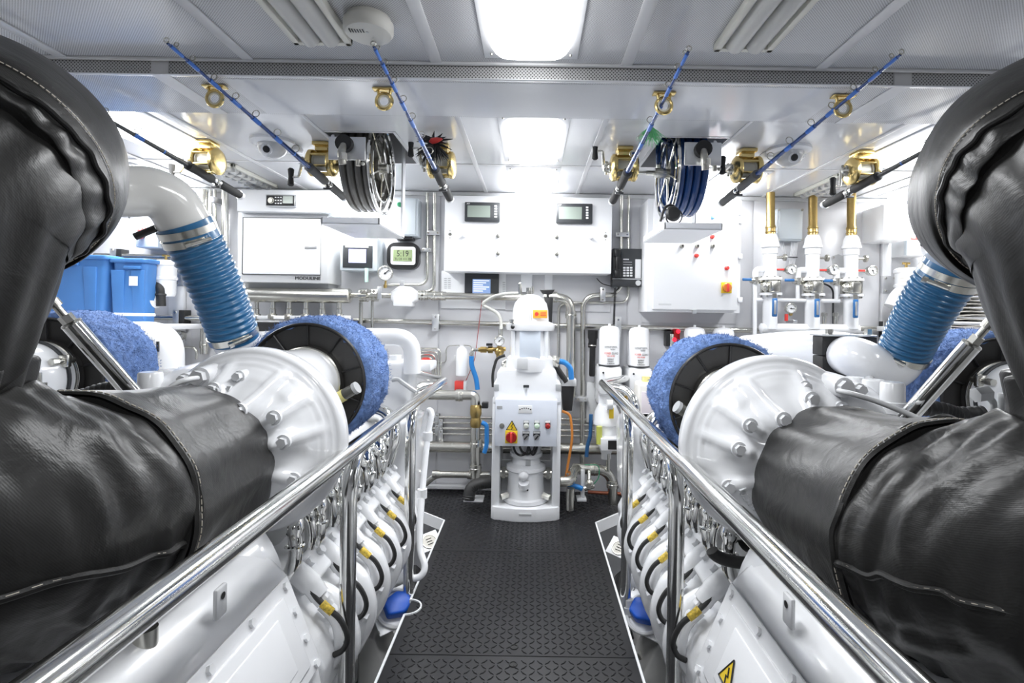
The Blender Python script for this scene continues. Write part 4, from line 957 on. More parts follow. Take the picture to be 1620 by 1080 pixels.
t = pipe('steel_pipe', 'steel pipe bending down beside the pump from the left engine', [(640, 624), (752, 625), (752, 640), (752, 755)], .031, 3.28, rad=.12, flanges=[(727, 625, 'x'), (754, 700, 'z'), (752, 740, 'z')])
B().lathe(P(753, 640, 3.27), (0, 0, -1), [(0, .03), (.01, .036), (.06, .036), (.08, .028), (.1, .034), (.13, .034), (.14, .028)], 20).build('brass_union', BRASS, t, label='brass union')
wbox(B(), 762, 637, 772, 646, 3.24, .05, .003).build('solenoid', BLACK, None, 'small black solenoid left of the pump cover', 'solenoid')
t = pipe('blue_bypass_hose', 'blue hose loop at the left side of the pump cabinet', [(762, 668), (770, 672), (770, 705), (766, 716)], .014, 3.18, m=BLUEH, cat='hose', rad=.06)
for i, (y, r) in enumerate(((661, .009), (669.5, .007), (678.5, .0095), (687, .0065))):
    pipe('steel_pipe', ('topmost', 'second', 'third', 'lowest')[i]+' of four thin horizontal pipes low on the wall', [(672, y-1.5), (1005, y+3.5)], r, 3.42, group='four thin horizontal pipes', clamps=[(692 if i % 2 == 0 else 698, y+1, 6.5, 17)])
pipe('steel_pipe', 'thick horizontal steel pipe low on the back wall', [(655, 706), (1010, 711)], .036, 3.38, clamps=())
pipe('steel_pipe', 'green stained horizontal pipe near the floor left of the pump', [(672, 765), (690, 750), (775, 751)], .021, 3.30, flanges=[(690, 750, 'x'), (745, 751, 'x')])
t = thing('suction_hose', 'black ribbed suction hose curving to the floor left of the pump', 'hose', tuple(P(742, 790, 3.1)))
pts = catmull([P(780, 762, 3.12), P(762, 764, 3.1), P(746, 772, 3.08), P(741, 790, 3.06)], 10)
B().tube(pts, [.034+.0025*(i % 2) for i in range(len(pts))], 18).build('hose', RUBBER, t)
wbox(B(), 733, 792, 764, 794, 3.05, .1).build('foot_plate', LGREY, None, 'small grey foot plate under the black suction hose', 'plate')
wbox(B(), 675, 769, 740, 773, 3.40, .04).build('sill_angle', LGREY, None, 'grey angle at the foot of the wall left of the pump', 'angle')
# right of the pump near the floor
t = thing('steel_elbow', 'polished steel elbow coming out of the pump on the right', 'pipe', tuple(P(900, 770, 3.1)))
B().tube(fillet([P(884, 761, 3.02), P(903, 761, 3.05), P(906, 745, 3.15), P(915, 742, 3.25), P(940, 742, 3.25)], .05), .030, 18).torus(P(905, 752, 3.1), (.3, .3, 1), .031, .006, 22, 6).build('elbow', STEEL, t)
pipe('steel_pipe', 'thick steel pipe bending to the floor right of the pump', [(905, 741), (968, 742), (970, 800)], .031, 3.24, rad=.13, flanges=[(940, 742, 'x'), (969, 765, 'z')])
pipe('steel_stub', 'short steel stub elbow standing on the floor right of the pump', [(903, 772), (902, 782), (902, 806)], .024, 3.04, rad=.05)
t = pipe('orange_hose', 'orange hose hanging beside the right side of the pump', [(889, 650), (902, 655), (906, 690), (901, 720), (895, 755)], .008, 3.12, m=ORANGE, cat='hose', rad=.12)
pipe('blue_hose', 'blue hose end lying low between steel pipes right of the pump', [(898, 768), (912, 769), (921, 773)], .015, 3.1, m=BLUEH, cat='hose', rad=.05)
pipe('blue_hose', 'dark blue hose dropping from the fuel separator', [(935, 655), (934, 690), (929, 705), (928, 722)], .012, 3.2, m=mat('mid_blue_hose', (.02, .10, .25), .4), cat='hose', rad=.05)
pipe('grey_hose', 'blue hose curving out of the right side of the pump chamber', [(874, 571), (893, 572), (903, 582), (904, 600)], .0165, 3.12, m=BLUEH, cat='hose', rad=.09)
pipe('black_hose', 'thick black hose behind the right shoulder of the pump', [(876, 575), (885, 588), (896, 604)], .018, 3.2, m=RUBBER, cat='hose', rad=.09)
t = thing('black_canister', 'black box with grey clamp behind the right shoulder of the pump', 'box', tuple(P(898, 650, 3.2)))
B().prism([P(889, 611, 3.2), P(909, 611, 3.2), P(905, 650, 3.2), P(891, 650, 3.2)], (0, .12, 0), .004).build('box', BLACK, t); wbox(B(), 888, 600, 912, 611, 3.19, .1, .004).build('clamp', LGREY, t)
wbox(B(), 919, 744, 925, 790, 3.12, .03, .002).build('pipe_support', LGREY, None, 'white upright support right of the pump near the floor', 'bracket')
wbox(B(), 913, 790, 928, 793, 3.08, .08).build('foot_plate', LGREY, None, 'small foot plate under the white upright support', 'plate')
pipe('copper_pipe', 'reddish copper pipe running right near the floor', [(930, 778), (1000, 782)], .011, 3.25, m=COPPER)
t = thing('drain_valve', 'steel drain valve cluster near the floor right of the pump', 'valve', tuple(P(933, 768, 3.12)))
B().cyl(P(924, 773, 3.12), P(940, 768, 3.12), .014).sph(P(933, 764, 3.12), .026).hexn(P(930, 766, 3.1), (0, -1, 0), .018, .03).cyl(P(932, 745, 3.16), P(932, 762, 3.12), .012).build('body', STEEL, t)
pipe('green_wire', 'thin green earth wire looping above the low steel pipes', [(925, 735), (948, 735), (948, 755), (940, 765)], .003, 3.14, m=mat('green_wire', (.02, .25, .12), .4), cat='wire', rad=.03, n=6)
t = thing('wall_bracket', 'steel strut bracket low on the wall right of the pump', 'bracket', tuple(P(920, 631, 3.35)))
wbox(B(), 910, 628, 930, 635, 3.35, .08, .001).build('strut', ALU, t)
q = B().hexn(P(915, 631, 3.35), (0, -1, 0), .007, .006).hexn(P(926, 631, 3.35), (0, -1, 0), .007, .006); q.build('bolt', STEEL, t)
# ================================================================== CENTRE PUMP UNIT
PY = 2.93
cx = P(831, 800, PY).x
t = thing('separator_unit', 'tall white separator pump cabinet with domed top standing on the tread plates', 'pump', (cx, 3.1, 0))
w2 = .195
B().prism([(cx-w2, 2.98, 0), (cx-w2+.02, 2.96, 0), (cx-.06, PY, 0), (cx+.06, PY, 0), (cx+w2-.02, 2.96, 0), (cx+w2, 2.98, 0), (cx+w2, 3.32, 0), (cx-w2, 3.32, 0)], (0, 0, .075), .004).build('plinth', WHITE2, t)
B().cbox((cx, PY-.001, .045), (.07, .004, .014), .002).build('maker_plate', LGREY, t)
ztop = P(831, 632, PY).z
for s in (-1, 1):
    B().box(cx+s*w2-.0 if s < 0 else cx+w2-.045, cx-w2+.045 if s < 0 else cx+w2, 2.975, 3.32, .07, ztop, .004).build('side_frame', WHITE2, t)
# rear panels so that the wall shows only through two windows
split(B().box(cx-w2+.045, cx+w2-.045, 3.20, 3.22, .07, .27).box(cx-w2+.045, cx+w2-.045, 3.20, 3.22, .43, ztop), 'rear_panel', WHITE2, t)
B().box(cx-w2+.04, cx+w2-.04, 3.0, 3.02, .415, .455, .002).build('cross_member', WHITE2, t)
x0, x1, z0, z1 = rect(783, 632, 881, 706, 2.91)
dpan = B().box(x0, x1, 2.912, 2.975, z0, z1, .003).build('control_door', mat('blue_white_paint', (.72, .76, .84), .3), t)
main_switch(dpan, 809, 690.5, 2.911, .068)
q = B(); a, b, c = P(801, 679.5, 2.909), P(818, 680.5, 2.909), P(810, 665.5, 2.909)
o = B().prism([a, b, c], (0, .003, 0)).build('hazard_triangle', YELLOW, dpan, label='yellow electrical hazard triangle')
for u, v in ((a, b), (b, c), (c, a)): q.tube([u+(c-u)*.0, v], .0022, 5)
cen = (a+b+c)/3; off = Vector((0, -.001, 0))
q.tube([cen+Vector((.006, 0, .020))+off, cen+Vector((-.005, 0, .0))+off, cen+Vector((.005, 0, .002))+off, cen+Vector((-.001, 0, -.014))+off], .002, 5)
q.build('hazard_outline', INK, o)
p = P(794, 673, 2.911); B().cyl(p, p+Vector((0, -.008, 0)), .014, n=20).cyl(p, p+Vector((0, -.014, 0)), .008).build('door_lock', STEEL, dpan)
for x, m_, nm in ((832.5, mat('clear_grey_lens', (.55, .57, .52), .2), 'clear indicator'), (849.5, PGREEN, 'pale green indicator'), (866.5, DRED, 'dark red indicator')):
    o = wbox(B(), x-4, 665.5, x+4, 669, 2.906, .006, .001).build('legend_plate', PAPER, dpan)
    wbox(B(), x-4.3, 665, x+4.3, 674, 2.909, .004).build('bezel', DARK, dpan)
    p = P(x, 673.5, 2.91); B().lathe(p, (0, -1, 0), [(0, .0155), (.014, .0145), (.02, .009), (.021, 0)], 22).build('indicator_lamp', m_, dpan, label=nm)
for x in (832, 849):
    wbox(B(), x-5.5, 682, x+5.5, 690, 2.909, .004, .001).build('bezel', DARK, dpan); wbox(B(), x-5, 682.6, x+5, 685.6, 2.906, .005).build('legend_plate', LGREY, dpan)
    p = P(x, 691, 2.91); o = B().cyl(p, p+Vector((0, -.012, 0)), .0155, n=22).build('selector_switch', ALU, dpan)
    B().cbox(p+Vector((0, -.016, 0)), (.006, .01, .028), .001, Matrix.Rotation(.7, 3, 'Y')).build('pointer', BLACK, o)
wbox(B(), 820, 641.5, 842, 653.5, 2.909, .004, .001).build('notice_label', PAPER, dpan)
q = B()
for k in range(6): a = (k-2.5)*.18; q.cbox(P(831+k*3.4-8.5, 648.5-3.2*math.cos((k-2.5)*.5), 2.9085), (.006, .002, .006))
q.build('notice_print', INK, dpan); wbox(B(), 786, 642, 794.5, 646.5, 2.909, .004).build('type_label', MGREY, dpan)
# shoulder cover
B().prism([P(782, 637, 2.96), P(781, 606, 2.96), P(786, 602, 2.96), P(786, 590, 2.96), P(790, 584, 2.96), P(877, 584, 2.96), P(881, 590, 2.96), P(881, 602, 2.96), P(887, 606, 2.96), P(888, 637, 2.96)], (0, .32, 0), .006).build('shoulder_cover', WHITE2, t)
q = B(); R = []
for k in range(9):
    a = -1+k/4; R.append((cx+a*w2*.99, 2.972-.028*(1-a*a)))
q.prism([(x, y, ztop-.03) for x, y in R]+[(cx+w2*.99, 3.0, ztop-.03), (cx-w2*.99, 3.0, ztop-.03)], (0, 0, .035), .003).build('curved_lip', WHITE2, t)
for x0_, x1_ in ((781, 789), (879, 888)): wbox(B(), x0_, 608, x1_, 618, 2.955, .05, .002).build('hinge_block', MGREY, t)
wbox(B(), 828, 609, 837, 613, 2.955, .02, .002).build('latch', DARK, t); B().cyl(P(832.5, 613, 2.95), P(832.5, 618, 2.95), .008).build('latch_screw', ALU, t)
# chamber, ring, dome
cy = 3.08; c = P(838, 585, cy); k = cy/F
R = [((585-585)*k, 37*k), (3*k, 38*k), (20*k, 37*k), (24*k, 32*k), (62*k, 30*k), (63*k, 37.5*k), (66*k, 38.5*k), (73*k, 38.5*k), (75*k, 34*k), (77*k, 29*k), (95*k, 28*k), (105*k, 25.5*k), (112*k, 20*k), (117*k, 13*k), (119*k, 8*k), (119.5*k, 0)]
B().lathe(c, (0, 0, 1), R, 44).build('domed_chamber', WHITE, t)
wbox(B(), 822, 523, 855, 568, cy-33*k, .05, .002).build('side_plate', mat('pale_blue_plate', (.62, .68, .76), .3), t)
for x in (812, 864): B().cyl(P(x, 568, cy-22*k), P(x, 523, cy-22*k), .012).build('tie_bar', WHITE, t)
wbox(B(), 818, 566, 835, 584, cy-39*k, .03, .002).build('name_plate', LGREY, t)
o = wbox(B(), 843, 490, 866, 503, cy-30*k, .02, .001).build('warning_sticker', mat('orange_sticker', (.85, .45, .05), .5), t, label='orange warning sticker')
B().cyl(P(849, 496.5, cy-30*k), P(849, 496.5, cy-31.2*k), .011).build('warning_disc', RED, o)
q = B()
for j in range(3): wbox(q, 855, 493+j*2.6, 864, 494.2+j*2.6, cy-30.4*k, .002)
q.build('warning_text', INKR, o)
B().cyl(P(839.5, 468, cy-22*k), P(839.5, 512, cy-30*k), .007).build('sight_tube', ALU, t)
q = B().cyl(P(838, 466, cy), P(838, 460, cy), .018).cyl(P(836, 462, cy), P(836, 455, cy), .014, n=6).cyl(P(843, 464, cy), P(843, 453, cy), .008).build('top_fitting', STEEL, t)
B().cyl(P(822.5, 465, cy), P(822.5, 449, cy), .011, n=6).sph(P(822.5, 449, cy), .010).build('bleed_valve', STEEL, t)
B().cyl(P(810, 511, cy-.1), P(810, 505, cy-.1), .014).build('ring_bolt', STEEL, t); B().sph(P(811, 517, cy-.13), .012).build('ring_knob', BLACK, t)
B().cyl(P(871, 570, cy), P(884, 573, cy), .03).hexn(P(874, 571, cy), (1, 0, 0), .035, .02).build('hose_port', STEEL, t)
B().cyl(P(805, 570, cy), P(797, 575, cy), .02).sph(P(798, 577, cy), .018).build('side_cock', STEEL, t)
# motor in the lower opening
m = P(831, 808, 3.06); k = 3.06/F
B().lathe((m.x, 3.09, .08), (0, 0, 1), [(0, .135), (.02, .135), (.025, .115), (.10, .105), (.17, .105), (.18, .118), (.2, .115), (.215, .085), (.25, .08), (.255, .096), (.275, .096), (.28, .086), (.40, .086), (.5, .086)], 40).build('pump_motor', CAST, t)
B().cyl((m.x-.012, 2.985, .25), (m.x-.012, 2.965, .25), .03).sph((m.x-.012, 2.975, .245), .028).cyl((m.x-.01, 2.99, .18), (m.x-.01, 2.975, .21), .03).build('priming_port', WHITE, t)
B().cyl((m.x+.012, 2.983, .165), (m.x+.012, 2.976, .165), .005).build('drain_hole', INK, t)
for s in (-1, 1):
    B().cyl((m.x+s*.09, 3.09, .23), (m.x+s*.19, 3.09, .23), .028).cyl((m.x+s*.12, 3.09, .23), (m.x+s*.14, 3.09, .23), .038, n=6).build('side_port', STEEL, t)
    B().cyl((m.x+s*.10, 3.02, .125), (m.x+s*.14, 3.0, .115), .018, n=6).build('foot_bolt', STEEL, t)
wbox(B(), 831.5, 728, 839.5, 737, 3.0, .006, .001).build('rating_plate', MGREY, t)
for i, (a, b, d) in enumerate(((812, 836, 12), (822, 846, 10), (836, 850, 11))):
    B().tube(catmull([P(a, 706, 2.99), P(a+4, 706+d*.8, 2.98), P((a+b)/2, 708+d, 2.98), P(b-3, 706+d*.8, 2.98), P(b, 706, 2.99)]), .0065, 8).build('motor_cable', BLACK, t)

# ================================================================== HAND RAILS
def rail(s, xr, lab):
    zr = EYE-.39; t = thing('hand_rail', lab, 'hand rail', (xr, 2.0, 0), 'polished hand rails'); r = .0235
    B().tube([(xr, -.4, zr), (xr, 2.96, zr)], r, 28).build('top_rail', CHROMER, t)
    B().tube([(xr, 2.95, zr), (xr+s*.26, 3.34, zr+.0)], r, 24).sph((xr, 2.955, zr), r*1.02, 20, 10).build('return_rail', CHROMER, t)
    for i, y in enumerate((1.44, 2.17)):
        zb = -.45
        B().tube(fillet([(xr, y, zb), (xr, y, zr-.0), (xr, y+.30, zr-.0)], .20, 14), r*.93, 24).build('post', CHROMER, t)
        B().cyl((xr, y, -.20), (xr, y, -.18), r*1.05).build('post_foot', STEELD, t)
    B().tube(fillet([(xr+s*.14, 2.70, -.3), (xr+s*.14, 2.70, zr-.005), (xr, 2.93, zr-.005)], .16, 12), r*.9, 22).build('corner_post', CHROMER, t)
rail(-1, -.495, 'polished steel hand rail on the left of the walkway'); rail(1, .405, 'polished steel hand rail on the right of the walkway')
for x, y, lab in ((-.675, .70, 'leftmost steel post below the left lagging elbow'), (-.655, .90, 'steel post below the left lagging nearer the hand rail')):
    B().cyl((x*1.0, y, -.4), (x*1.0, y, .62), .019, n=20).build('steel_post', STEEL, None, lab, 'post')

# ================================================================== ENGINES (mirrored about the walkway)
X0 = -.045
def engine(s):
    side = 'left' if s < 0 else 'right'
    def T(u, y, z): return Vector((X0+s*u, y, z))
    t = thing('marine_engine', 'large white V engine %s of the walkway with chrome exhaust covers' % side, 'engine', T(.85, 1.9, ZB), 'main engines')
    # crankcase
    prof = [(.66, -.5), (.65, -.15), (.58, .0), (.485, .15), (.47, .25), (.50, .31), (.56, .37), (.64, .44), (.72, .48), (1.15, .48), (1.35, .25), (1.35, -.5)]
    B().prism([T(u, 1.34, z) for u, z in prof], (0, 1.20, 0), .012).build('crankcase', CAST, t)
    for i in range(6):
        y = 1.46+.161*i
        def tilt(v): return v
        q = B()      # cylinder head cover, tilted towards the walkway
        rot = Matrix.Rotation(s*.78, 3, 'Y')
        q.cbox(T(.590, y+.03, .425), (.10, .105, .085), .012, rot, 3)
        hc = q.build('head_cover', CAST, t)
        q = B()
        for dy in (-.005, .065): q.hexn(T(.562, y+dy, .468), (-s*.7, 0, .7), .013, .014)
        split(q, 'head_bolt', WHITE, hc)
        B().tube(catmull([T(.60, y-.035, .47), T(.545, y-.035, .425), T(.52, y-.035, .395)]), [.03]*7+[.026]*6, 14).hexn(T(.53, y-.035, .40), T(.45, y, .32)-T(.53, y, .40), .021, .03).build('injector_boss', CAST, t)
        # wavy lobes of the crankcase wall
        B().tube(catmull([T(.56, y+.05, .375), T(.50, y+.045, .31), T(.478, y+.05, .20), T(.545, y+.06, .06), T(.63, y+.07, -.10)]), [.02+.022*min(1, k/6) for k in range(25)], 14).build('wall_rib', CAST, t)
        B().tube(catmull([T(.52, y-.02, .36), T(.475, y-.03, .32), T(.465, y-.035, .25), T(.49, y-.03, .20)]), .015, 12).build('water_bend', CAST, t)
        q = B().hexn(T(.466, y+.02, .215), (-s, 0, -.4), .014, .014).hexn(T(.50, y-.0, .335), (-s, 0, .8), .013, .012); q.build('bolt', CAST, t)
        pts = catmull([T(.56, y-.05, .445), T(.525, y-.055, .405), T(.49, y-.06, .375), T(.455, y-.06, .345), T(.435, y-.06, .30), T(.445, y-.06, .265), T(.47, y-.06, .25)], 5)
        h = B().tube(pts, .0075, 10).build('fuel_hose', RUBBER, t, label='short black fuel hose')
        B().tube(pts[8:13], .0105, 10).build('yellow_tag', TAGY, h, label='yellow tag sleeve')
        # chrome exhaust cover set
        q = B()
        q.tube(catmull([T(.65, y-.0, .60), T(.605, y-.02, .605), T(.585, y-.045, .56), T(.580, y-.055, .50), T(.60, y-.05, .455)]), [.024]*12+[.018]*13, 14)
        q.tube(catmull([T(.65, y+.01, .60), T(.61, y+.03, .61), T(.588, y+.045, .57), T(.583, y+.05, .51), T(.60, y+.05, .455)]), [.022]*12+[.017]*13, 14)
        q.build('exhaust_bend', CHROME, t)
        B().cbox(T(.588, y-.0, .475), (.022, .13, .018), .005).build('exhaust_flange', CHROME, t)
        B().torus(T(.583, y-.05, .535), (s*.1, .1, 1), .022, .005, 22, 6).build('clamp_ring', CHROME, t)
        q = B()
        for (dy, dz) in ((-.06, .0), (.06, .0), (0, .05)): q.hexn(T(.585, y+dy, .56+dz), (-s, 0, .5), .008, .008)
        split(q, 'cover_bolt', STEEL, t)
    B().tube([T(.65, 1.40, .585), T(.65, 2.50, .585)], .05, 22).build('exhaust_manifold', CHROME, t, label='chrome exhaust manifold')
    B().tube(catmull([T(.60, 2.33, .50), T(.575, 2.35, .62), T(.62, 2.37, .70), T(.72, 2.37, .70), T(.74, 2.37, .60)]), .042, 20).build('crossover_bend', CHROME, t, label='polished crossover bend')
    B().prism([T(.72, 1.46, .47), T(.66, 1.46, .66), T(.80, 1.46, .74), T(1.15, 1.46, .74), T(1.2, 1.46, .5)], (0, 1.05, 0), .02).build('valley_cover', CAST, t)
    # gearbox / bell housing nearest the camera
    gp = [(.45, -.5), (.44, .0), (.435, .22), (.455, .33), (.53, .53), (.60, .60), (.78, .64), (1.05, .62), (1.2, .5), (1.2, -.5)]
    B().prism([T(u, .62, z) for u, z in gp], (0, .66, 0), .03).build('bell_housing', WHITE, t)
    a0, a1 = T(.448, .0, .345), T(.522, .0, .522); nrm = Vector((a1.z-a0.z, 0, -(a1.x-a0.x))).normalized()
    if nrm.x*s > 0: nrm = -nrm
    def on(f, y, h=0): return a0+(a1-a0)*f+Vector((0, y, 0))+nrm*h
    def frame_plate(f0, f1, y0, y1, h, name, m_):
        return B().prism([on(f0, y0), on(f1, y0), on(f1, y1), on(f0, y1)], nrm*h, .0025).build(name, m_, t)
    frame_plate(-.05, 1.1, .66, 1.24, .006, 'cover_flange', WHITE)
    frame_plate(.08, .95, .70, 1.19, .012, 'inspection_cover', WHITE)
    frame_plate(.2, .82, .74, 1.14, .0145, 'cover_panel', WHITE2)
    q = B()
    for f in (.02, .35, .7, 1.02):
        for y in (.68, 1.215): q.hexn(on(f, y, .005), nrm, .009, .008)
    for y in (.8, .93, 1.07): q.hexn(on(1.02, y, .005), nrm, .009, .008)
    split(q, 'flange_bolt', WHITE, t)

    B().cbox(T(.553, 1.02, .60), (.01, .035, .06), .004).build('lifting_eye', WHITE, t); B().cyl(T(.547, 1.02, .612), T(.5465, 1.02, .612), .007).build('eye_hole', INK, t)
    B().lathe(T(.82, 1.0, .46), (0, 1, 0), [(0, .02), (.0, .18), (.06, .235), (.2, .245), (.24, .27), (.29, .27), (.30, .2)], 48).build('flywheel_dome', WHITE, t)
    if s > 0:
        c0 = on(.42, 1.09, .016); e1 = (a1-a0).normalized(); e2 = Vector((0, 1, 0))
        tri = [c0-e2*.028-e1*.0, c0+e2*.028, c0+e1*.05]
        tri = [c0+e2*.03-e1*.022, c0-e2*.03-e1*.022, c0+e1*.032]
        o = B().prism(tri, nrm*.001).build('hazard_triangle', YELLOW, t, label='yellow electrical hazard triangle sticker')
        q = B()
        for i in range(3): q.tube([tri[i]+nrm*.001, tri[(i+1) % 3]+nrm*.001], .0018, 5)
        cc = (tri[0]+tri[1]+tri[2])/3+nrm*.002
        q.tube([cc+e1*.016+e2*.004, cc-e2*.005, cc+e2*.004, cc-e1*.014-e2*.002], .0016, 5)
        q.build('hazard_outline', INK, o)
    if s > 0:
        p = P(1190, 872, 1.34); B().tube([p+Vector((.10*math.cos(a), .01, .035*math.sin(a)-.0)) for a in [PI+.1+(PI-.2)*k/14 for k in range(15)]], .016, 10).build('rubber_gasket', RUBBER, t)
    # turbo gear casting facing the camera
    C = T(.69, 1.37, .822)
    def fa(deg): return math.radians(deg if s < 0 else 180-deg)
    BL = [(62, .125, .030, .034), (36, .150, .024, .026), (100, .155, .026, .030), (12, .150, .024, .030), (-22, .175, .020, .030), (132, .17, .026, .03),
          (80, .085, .030, .05), (-5, .10, .022, .05), (45, .19, .010, .02), (112, .10, .02, .04), (-45, .15, .03, .05), (-80, .15, .02, .05)]
    RD = [(62, .09, .21, .018, .014), (36, .10, .215, .014, .013), (12, .11, .21, .012, .013), (100, .10, .21, .014, .014), (-22, .10, .21, .014, .014)]
    def prof_h(r):
        P0 = [(0, .125), (.09, .120), (.12, .105), (.15, .082), (.18, .060), (.205, .030), (.218, .012), (.232, .0), (.245, -.004)]
        for (r0, h0), (r1, h1) in zip(P0, P0[1:]):
            if r <= r1:
                f = (r-r0)/(r1-r0); f = f*f*(3-2*f) if r > .2 else f; return h0+(h1-h0)*f
        return -.004
    def hgt(x, z):
        r = math.hypot(x, z); h = prof_h(r); k = min(1, max(0, (.222-r)/.02))
        for dg, rr, A, sg in BL:
            a = fa(dg); d2 = (x-rr*math.cos(a))**2+(z-rr*math.sin(a))**2; h += k*A*math.exp(-(d2/(sg*sg))**1.4)
        for dg, r0, r1, A, sg in RD:
            a = fa(dg); al = x*math.cos(a)+z*math.sin(a); ac = -x*math.sin(a)+z*math.cos(a)
            if r0 < al < r1+.02: h += k*A*math.exp(-(ac/sg)**4)*min(1, (al-r0)/.02)
        h += k*.006*noise.noise(Vector((x*16, z*16, 3.1+s)))
        return h
    n_ = 168; R_ = []
    R_.append([C+Vector((.18*math.cos(2*PI*k/n_), .14, .18*math.sin(2*PI*k/n_))) for k in range(n_)])
    R_.append([C+Vector((.20*math.cos(2*PI*k/n_), .055, .20*math.sin(2*PI*k/n_))) for k in range(n_)])
    for rr_, yy_ in ((.238, .052), (.2455, .045), (.2455, .012), (.240, .004)): R_.append([C+Vector((rr_*math.cos(2*PI*k/n_), yy_, rr_*math.sin(2*PI*k/n_))) for k in range(n_)])
    for j in range(56):
        r = .236*(1-j/56)+.001; R_.append([C+Vector((r*math.cos(a), -hgt(r*math.cos(a), r*math.sin(a)), r*math.sin(a))) for a in [2*PI*k/n_ for k in range(n_)]])
    tb_ = B().rings(R_).build('turbo_casting', WHITE, t, sharp=50)
    def face(a, r, d=0):
        x, z = r*math.cos(a), r*math.sin(a); return C+Vector((x, -hgt(x, z)+d, z))
    for dg, r in ((62, .125), (36, .15), (12, .15), (100, .155), (-22, .175), (132, .17)):
        p = face(fa(dg), r, .004); B().hexn(p, (0, -1, 0), .0125, .014).build('bolt', WHITE, tb_); B().cyl(p+Vector((0, .006, 0)), p-Vector((0, .003, 0)), .018, n=22).build('washer', WHITE, tb_)
    p = face(fa(-8), .075, -.03) if s < 0 else T(.58, 1.27, .91)
    p = (P(441, 725, 1.262) if s < 0 else P(1258, 668, 1.262))+Vector((0, .062, 0))
    B().lathe(p+Vector((0, .12, 0)), (0, -1, 0), [(0, .046), (.11, .040), (.120, .034), (.118, .026), (.06, .022), (.06, .0)], 28).build('open_port', WHITE, tb_, label='open round port with thick lip')
    # numerals cast on the rim
    for i, ch in enumerate('ATL0807' if s < 0 else '10C8001'):
        a = math.radians(128-i*6.5 if s < 0 else 205+i*5.5); rr = .15
        o = text(ch, face(a, rr, -.002), .024, WHITE, tb_, 'cast_lettering', depth=.004, rot=(PI/2, 0, a-PI/2) if 0 else (PI/2, -(a-PI/2), 0))
    # exhaust housing running outboard from the casting
    B().tube(catmull([T(.72, 1.47, .84), T(.88, 1.47, .83), T(1.02, 1.46, .76), T(1.22, 1.46, .68)]), [.20, .20, .198, .195, .19, .186, .182, .178, .172, .165, .158, .152, .148, .145, .14, .135, .13, .125, .12], 36).build('exhaust_housing', WHITE, t)
    for (px, py, r, hh, Y) in ((238, 600, 18, 24, 1.36), (268, 594, 17, 20, 1.44), (298, 588, 15, 16, 1.52)):
        c = P(px, py, Y) if s < 0 else P(2*(VX-22)-px+10, py+16, Y)
        k = Y/F; B().lathe(c-Vector((0, 0, hh*k*1.5)), (0, 0, 1), [(0, r*1.25*k), (hh*k*.7, r*1.2*k), (hh*k*.75, r*.98*k), (hh*k*1.9, r*.95*k), (hh*k*2, r*.85*k)], 26).build('filler_cap', WHITE, t, label='round white cap')
    for (px, py, r) in ((292, 600, 10), (316, 597, 16), (378, 595, 9)):
        c = P(px, py, 1.30) if s < 0 else P(1640-px+12, py+16, 1.30)
        k = 1.3/F; B().cyl(c+Vector((0, .08, 0)), c, r*1.25*k, r*k).hexn(c, (0, -1, 0), r*.75*k, .016).build('hex_fitting', WHITE, t)
    if s < 0: pts = [P(312, 598, 1.25), P(298, 600, 1.2), P(280, 606, 1.18), P(268, 615, 1.17), P(262, 626, 1.16)]
    else: pts = [P(1326, 618, 1.25), P(1345, 622, 1.22), P(1385, 634, 1.2), P(1440, 656, 1.17), P(1462, 668, 1.15), P(1472, 684, 1.14)]
    B().tube(catmull(pts), .0062, 10).build('sensing_line', LGREY, t, label='thin grey pressure line')
    # far end: white heat exchanger boxes, pipes
    B().prism([T(.55, 2.44, .15), T(.50, 2.44, .30), T(.49, 2.44, .60), T(.50, 2.44, .66), T(1.0, 2.44, .66), T(1.1, 2.44, .1)], (0, .30, 0), .02).build('heat_exchanger', WHITE, t)
    if s < 0:
        B().box(*sorted((T(.53, 0, 0).x, T(.74, 0, 0).x)), 2.48, 2.68, .66, .93, .035, 4).build('expansion_tank', WHITE, t)
        B().box(*sorted((T(.435, 0, 0).x, T(.60, 0, 0).x)), 2.50, 2.66, .885, .925, .006).build('tank_bracket', WHITE, t)
        B().box(*sorted((T(.52, 0, 0).x, T(.74, 0, 0).x)), 2.46, 2.47, .57, .60, .003).build('tank_slot', MGREY, t)
        B().cyl(T(.62, 2.56, .93), T(.62, 2.56, .955), .03).build('tank_cap', WHITE, t)
        B().tube(catmull([P(620, 601, 2.4), P(630, 600, 2.4), P(637, 606, 2.4)]), .010, 10).tube([P(635, 604, 2.4), P(658, 620, 2.4)], .011, 8).build('vent_hose', MGREY, t)
    else:
        B().box(*sorted((T(.56, 0, 0).x, T(.80, 0, 0).x)), 2.52, 2.72, .55, .66, .02, 3).build('cooler_top', WHITE, t)
    # drain pipework beside the engine
    q = [P(668, 690, 2.5), P(676, 652, 2.5), P(683, 655, 2.48), P(677, 690, 2.45), P(668, 780, 2.35), P(664, 860, 2.25), P(672, 895, 2.2), P(664, 912, 2.18), P(645, 914, 2.18)] if s < 0 else [P(1004, 880, 2.3), P(1000, 900, 2.3), P(1010, 915, 2.3), P(1030, 920, 2.3)]
    B().tube(catmull(q), .014 if s < 0 else .012, 14).build('drain_pipe', WHITE if s < 0 else LGREY, t)
    if s < 0:
        for a in (3, 4): B().cyl(q[a]+Vector((0, 0, .02)), q[a]-Vector((0, 0, .02)), .022).build('pipe_socket', WHITE, t)
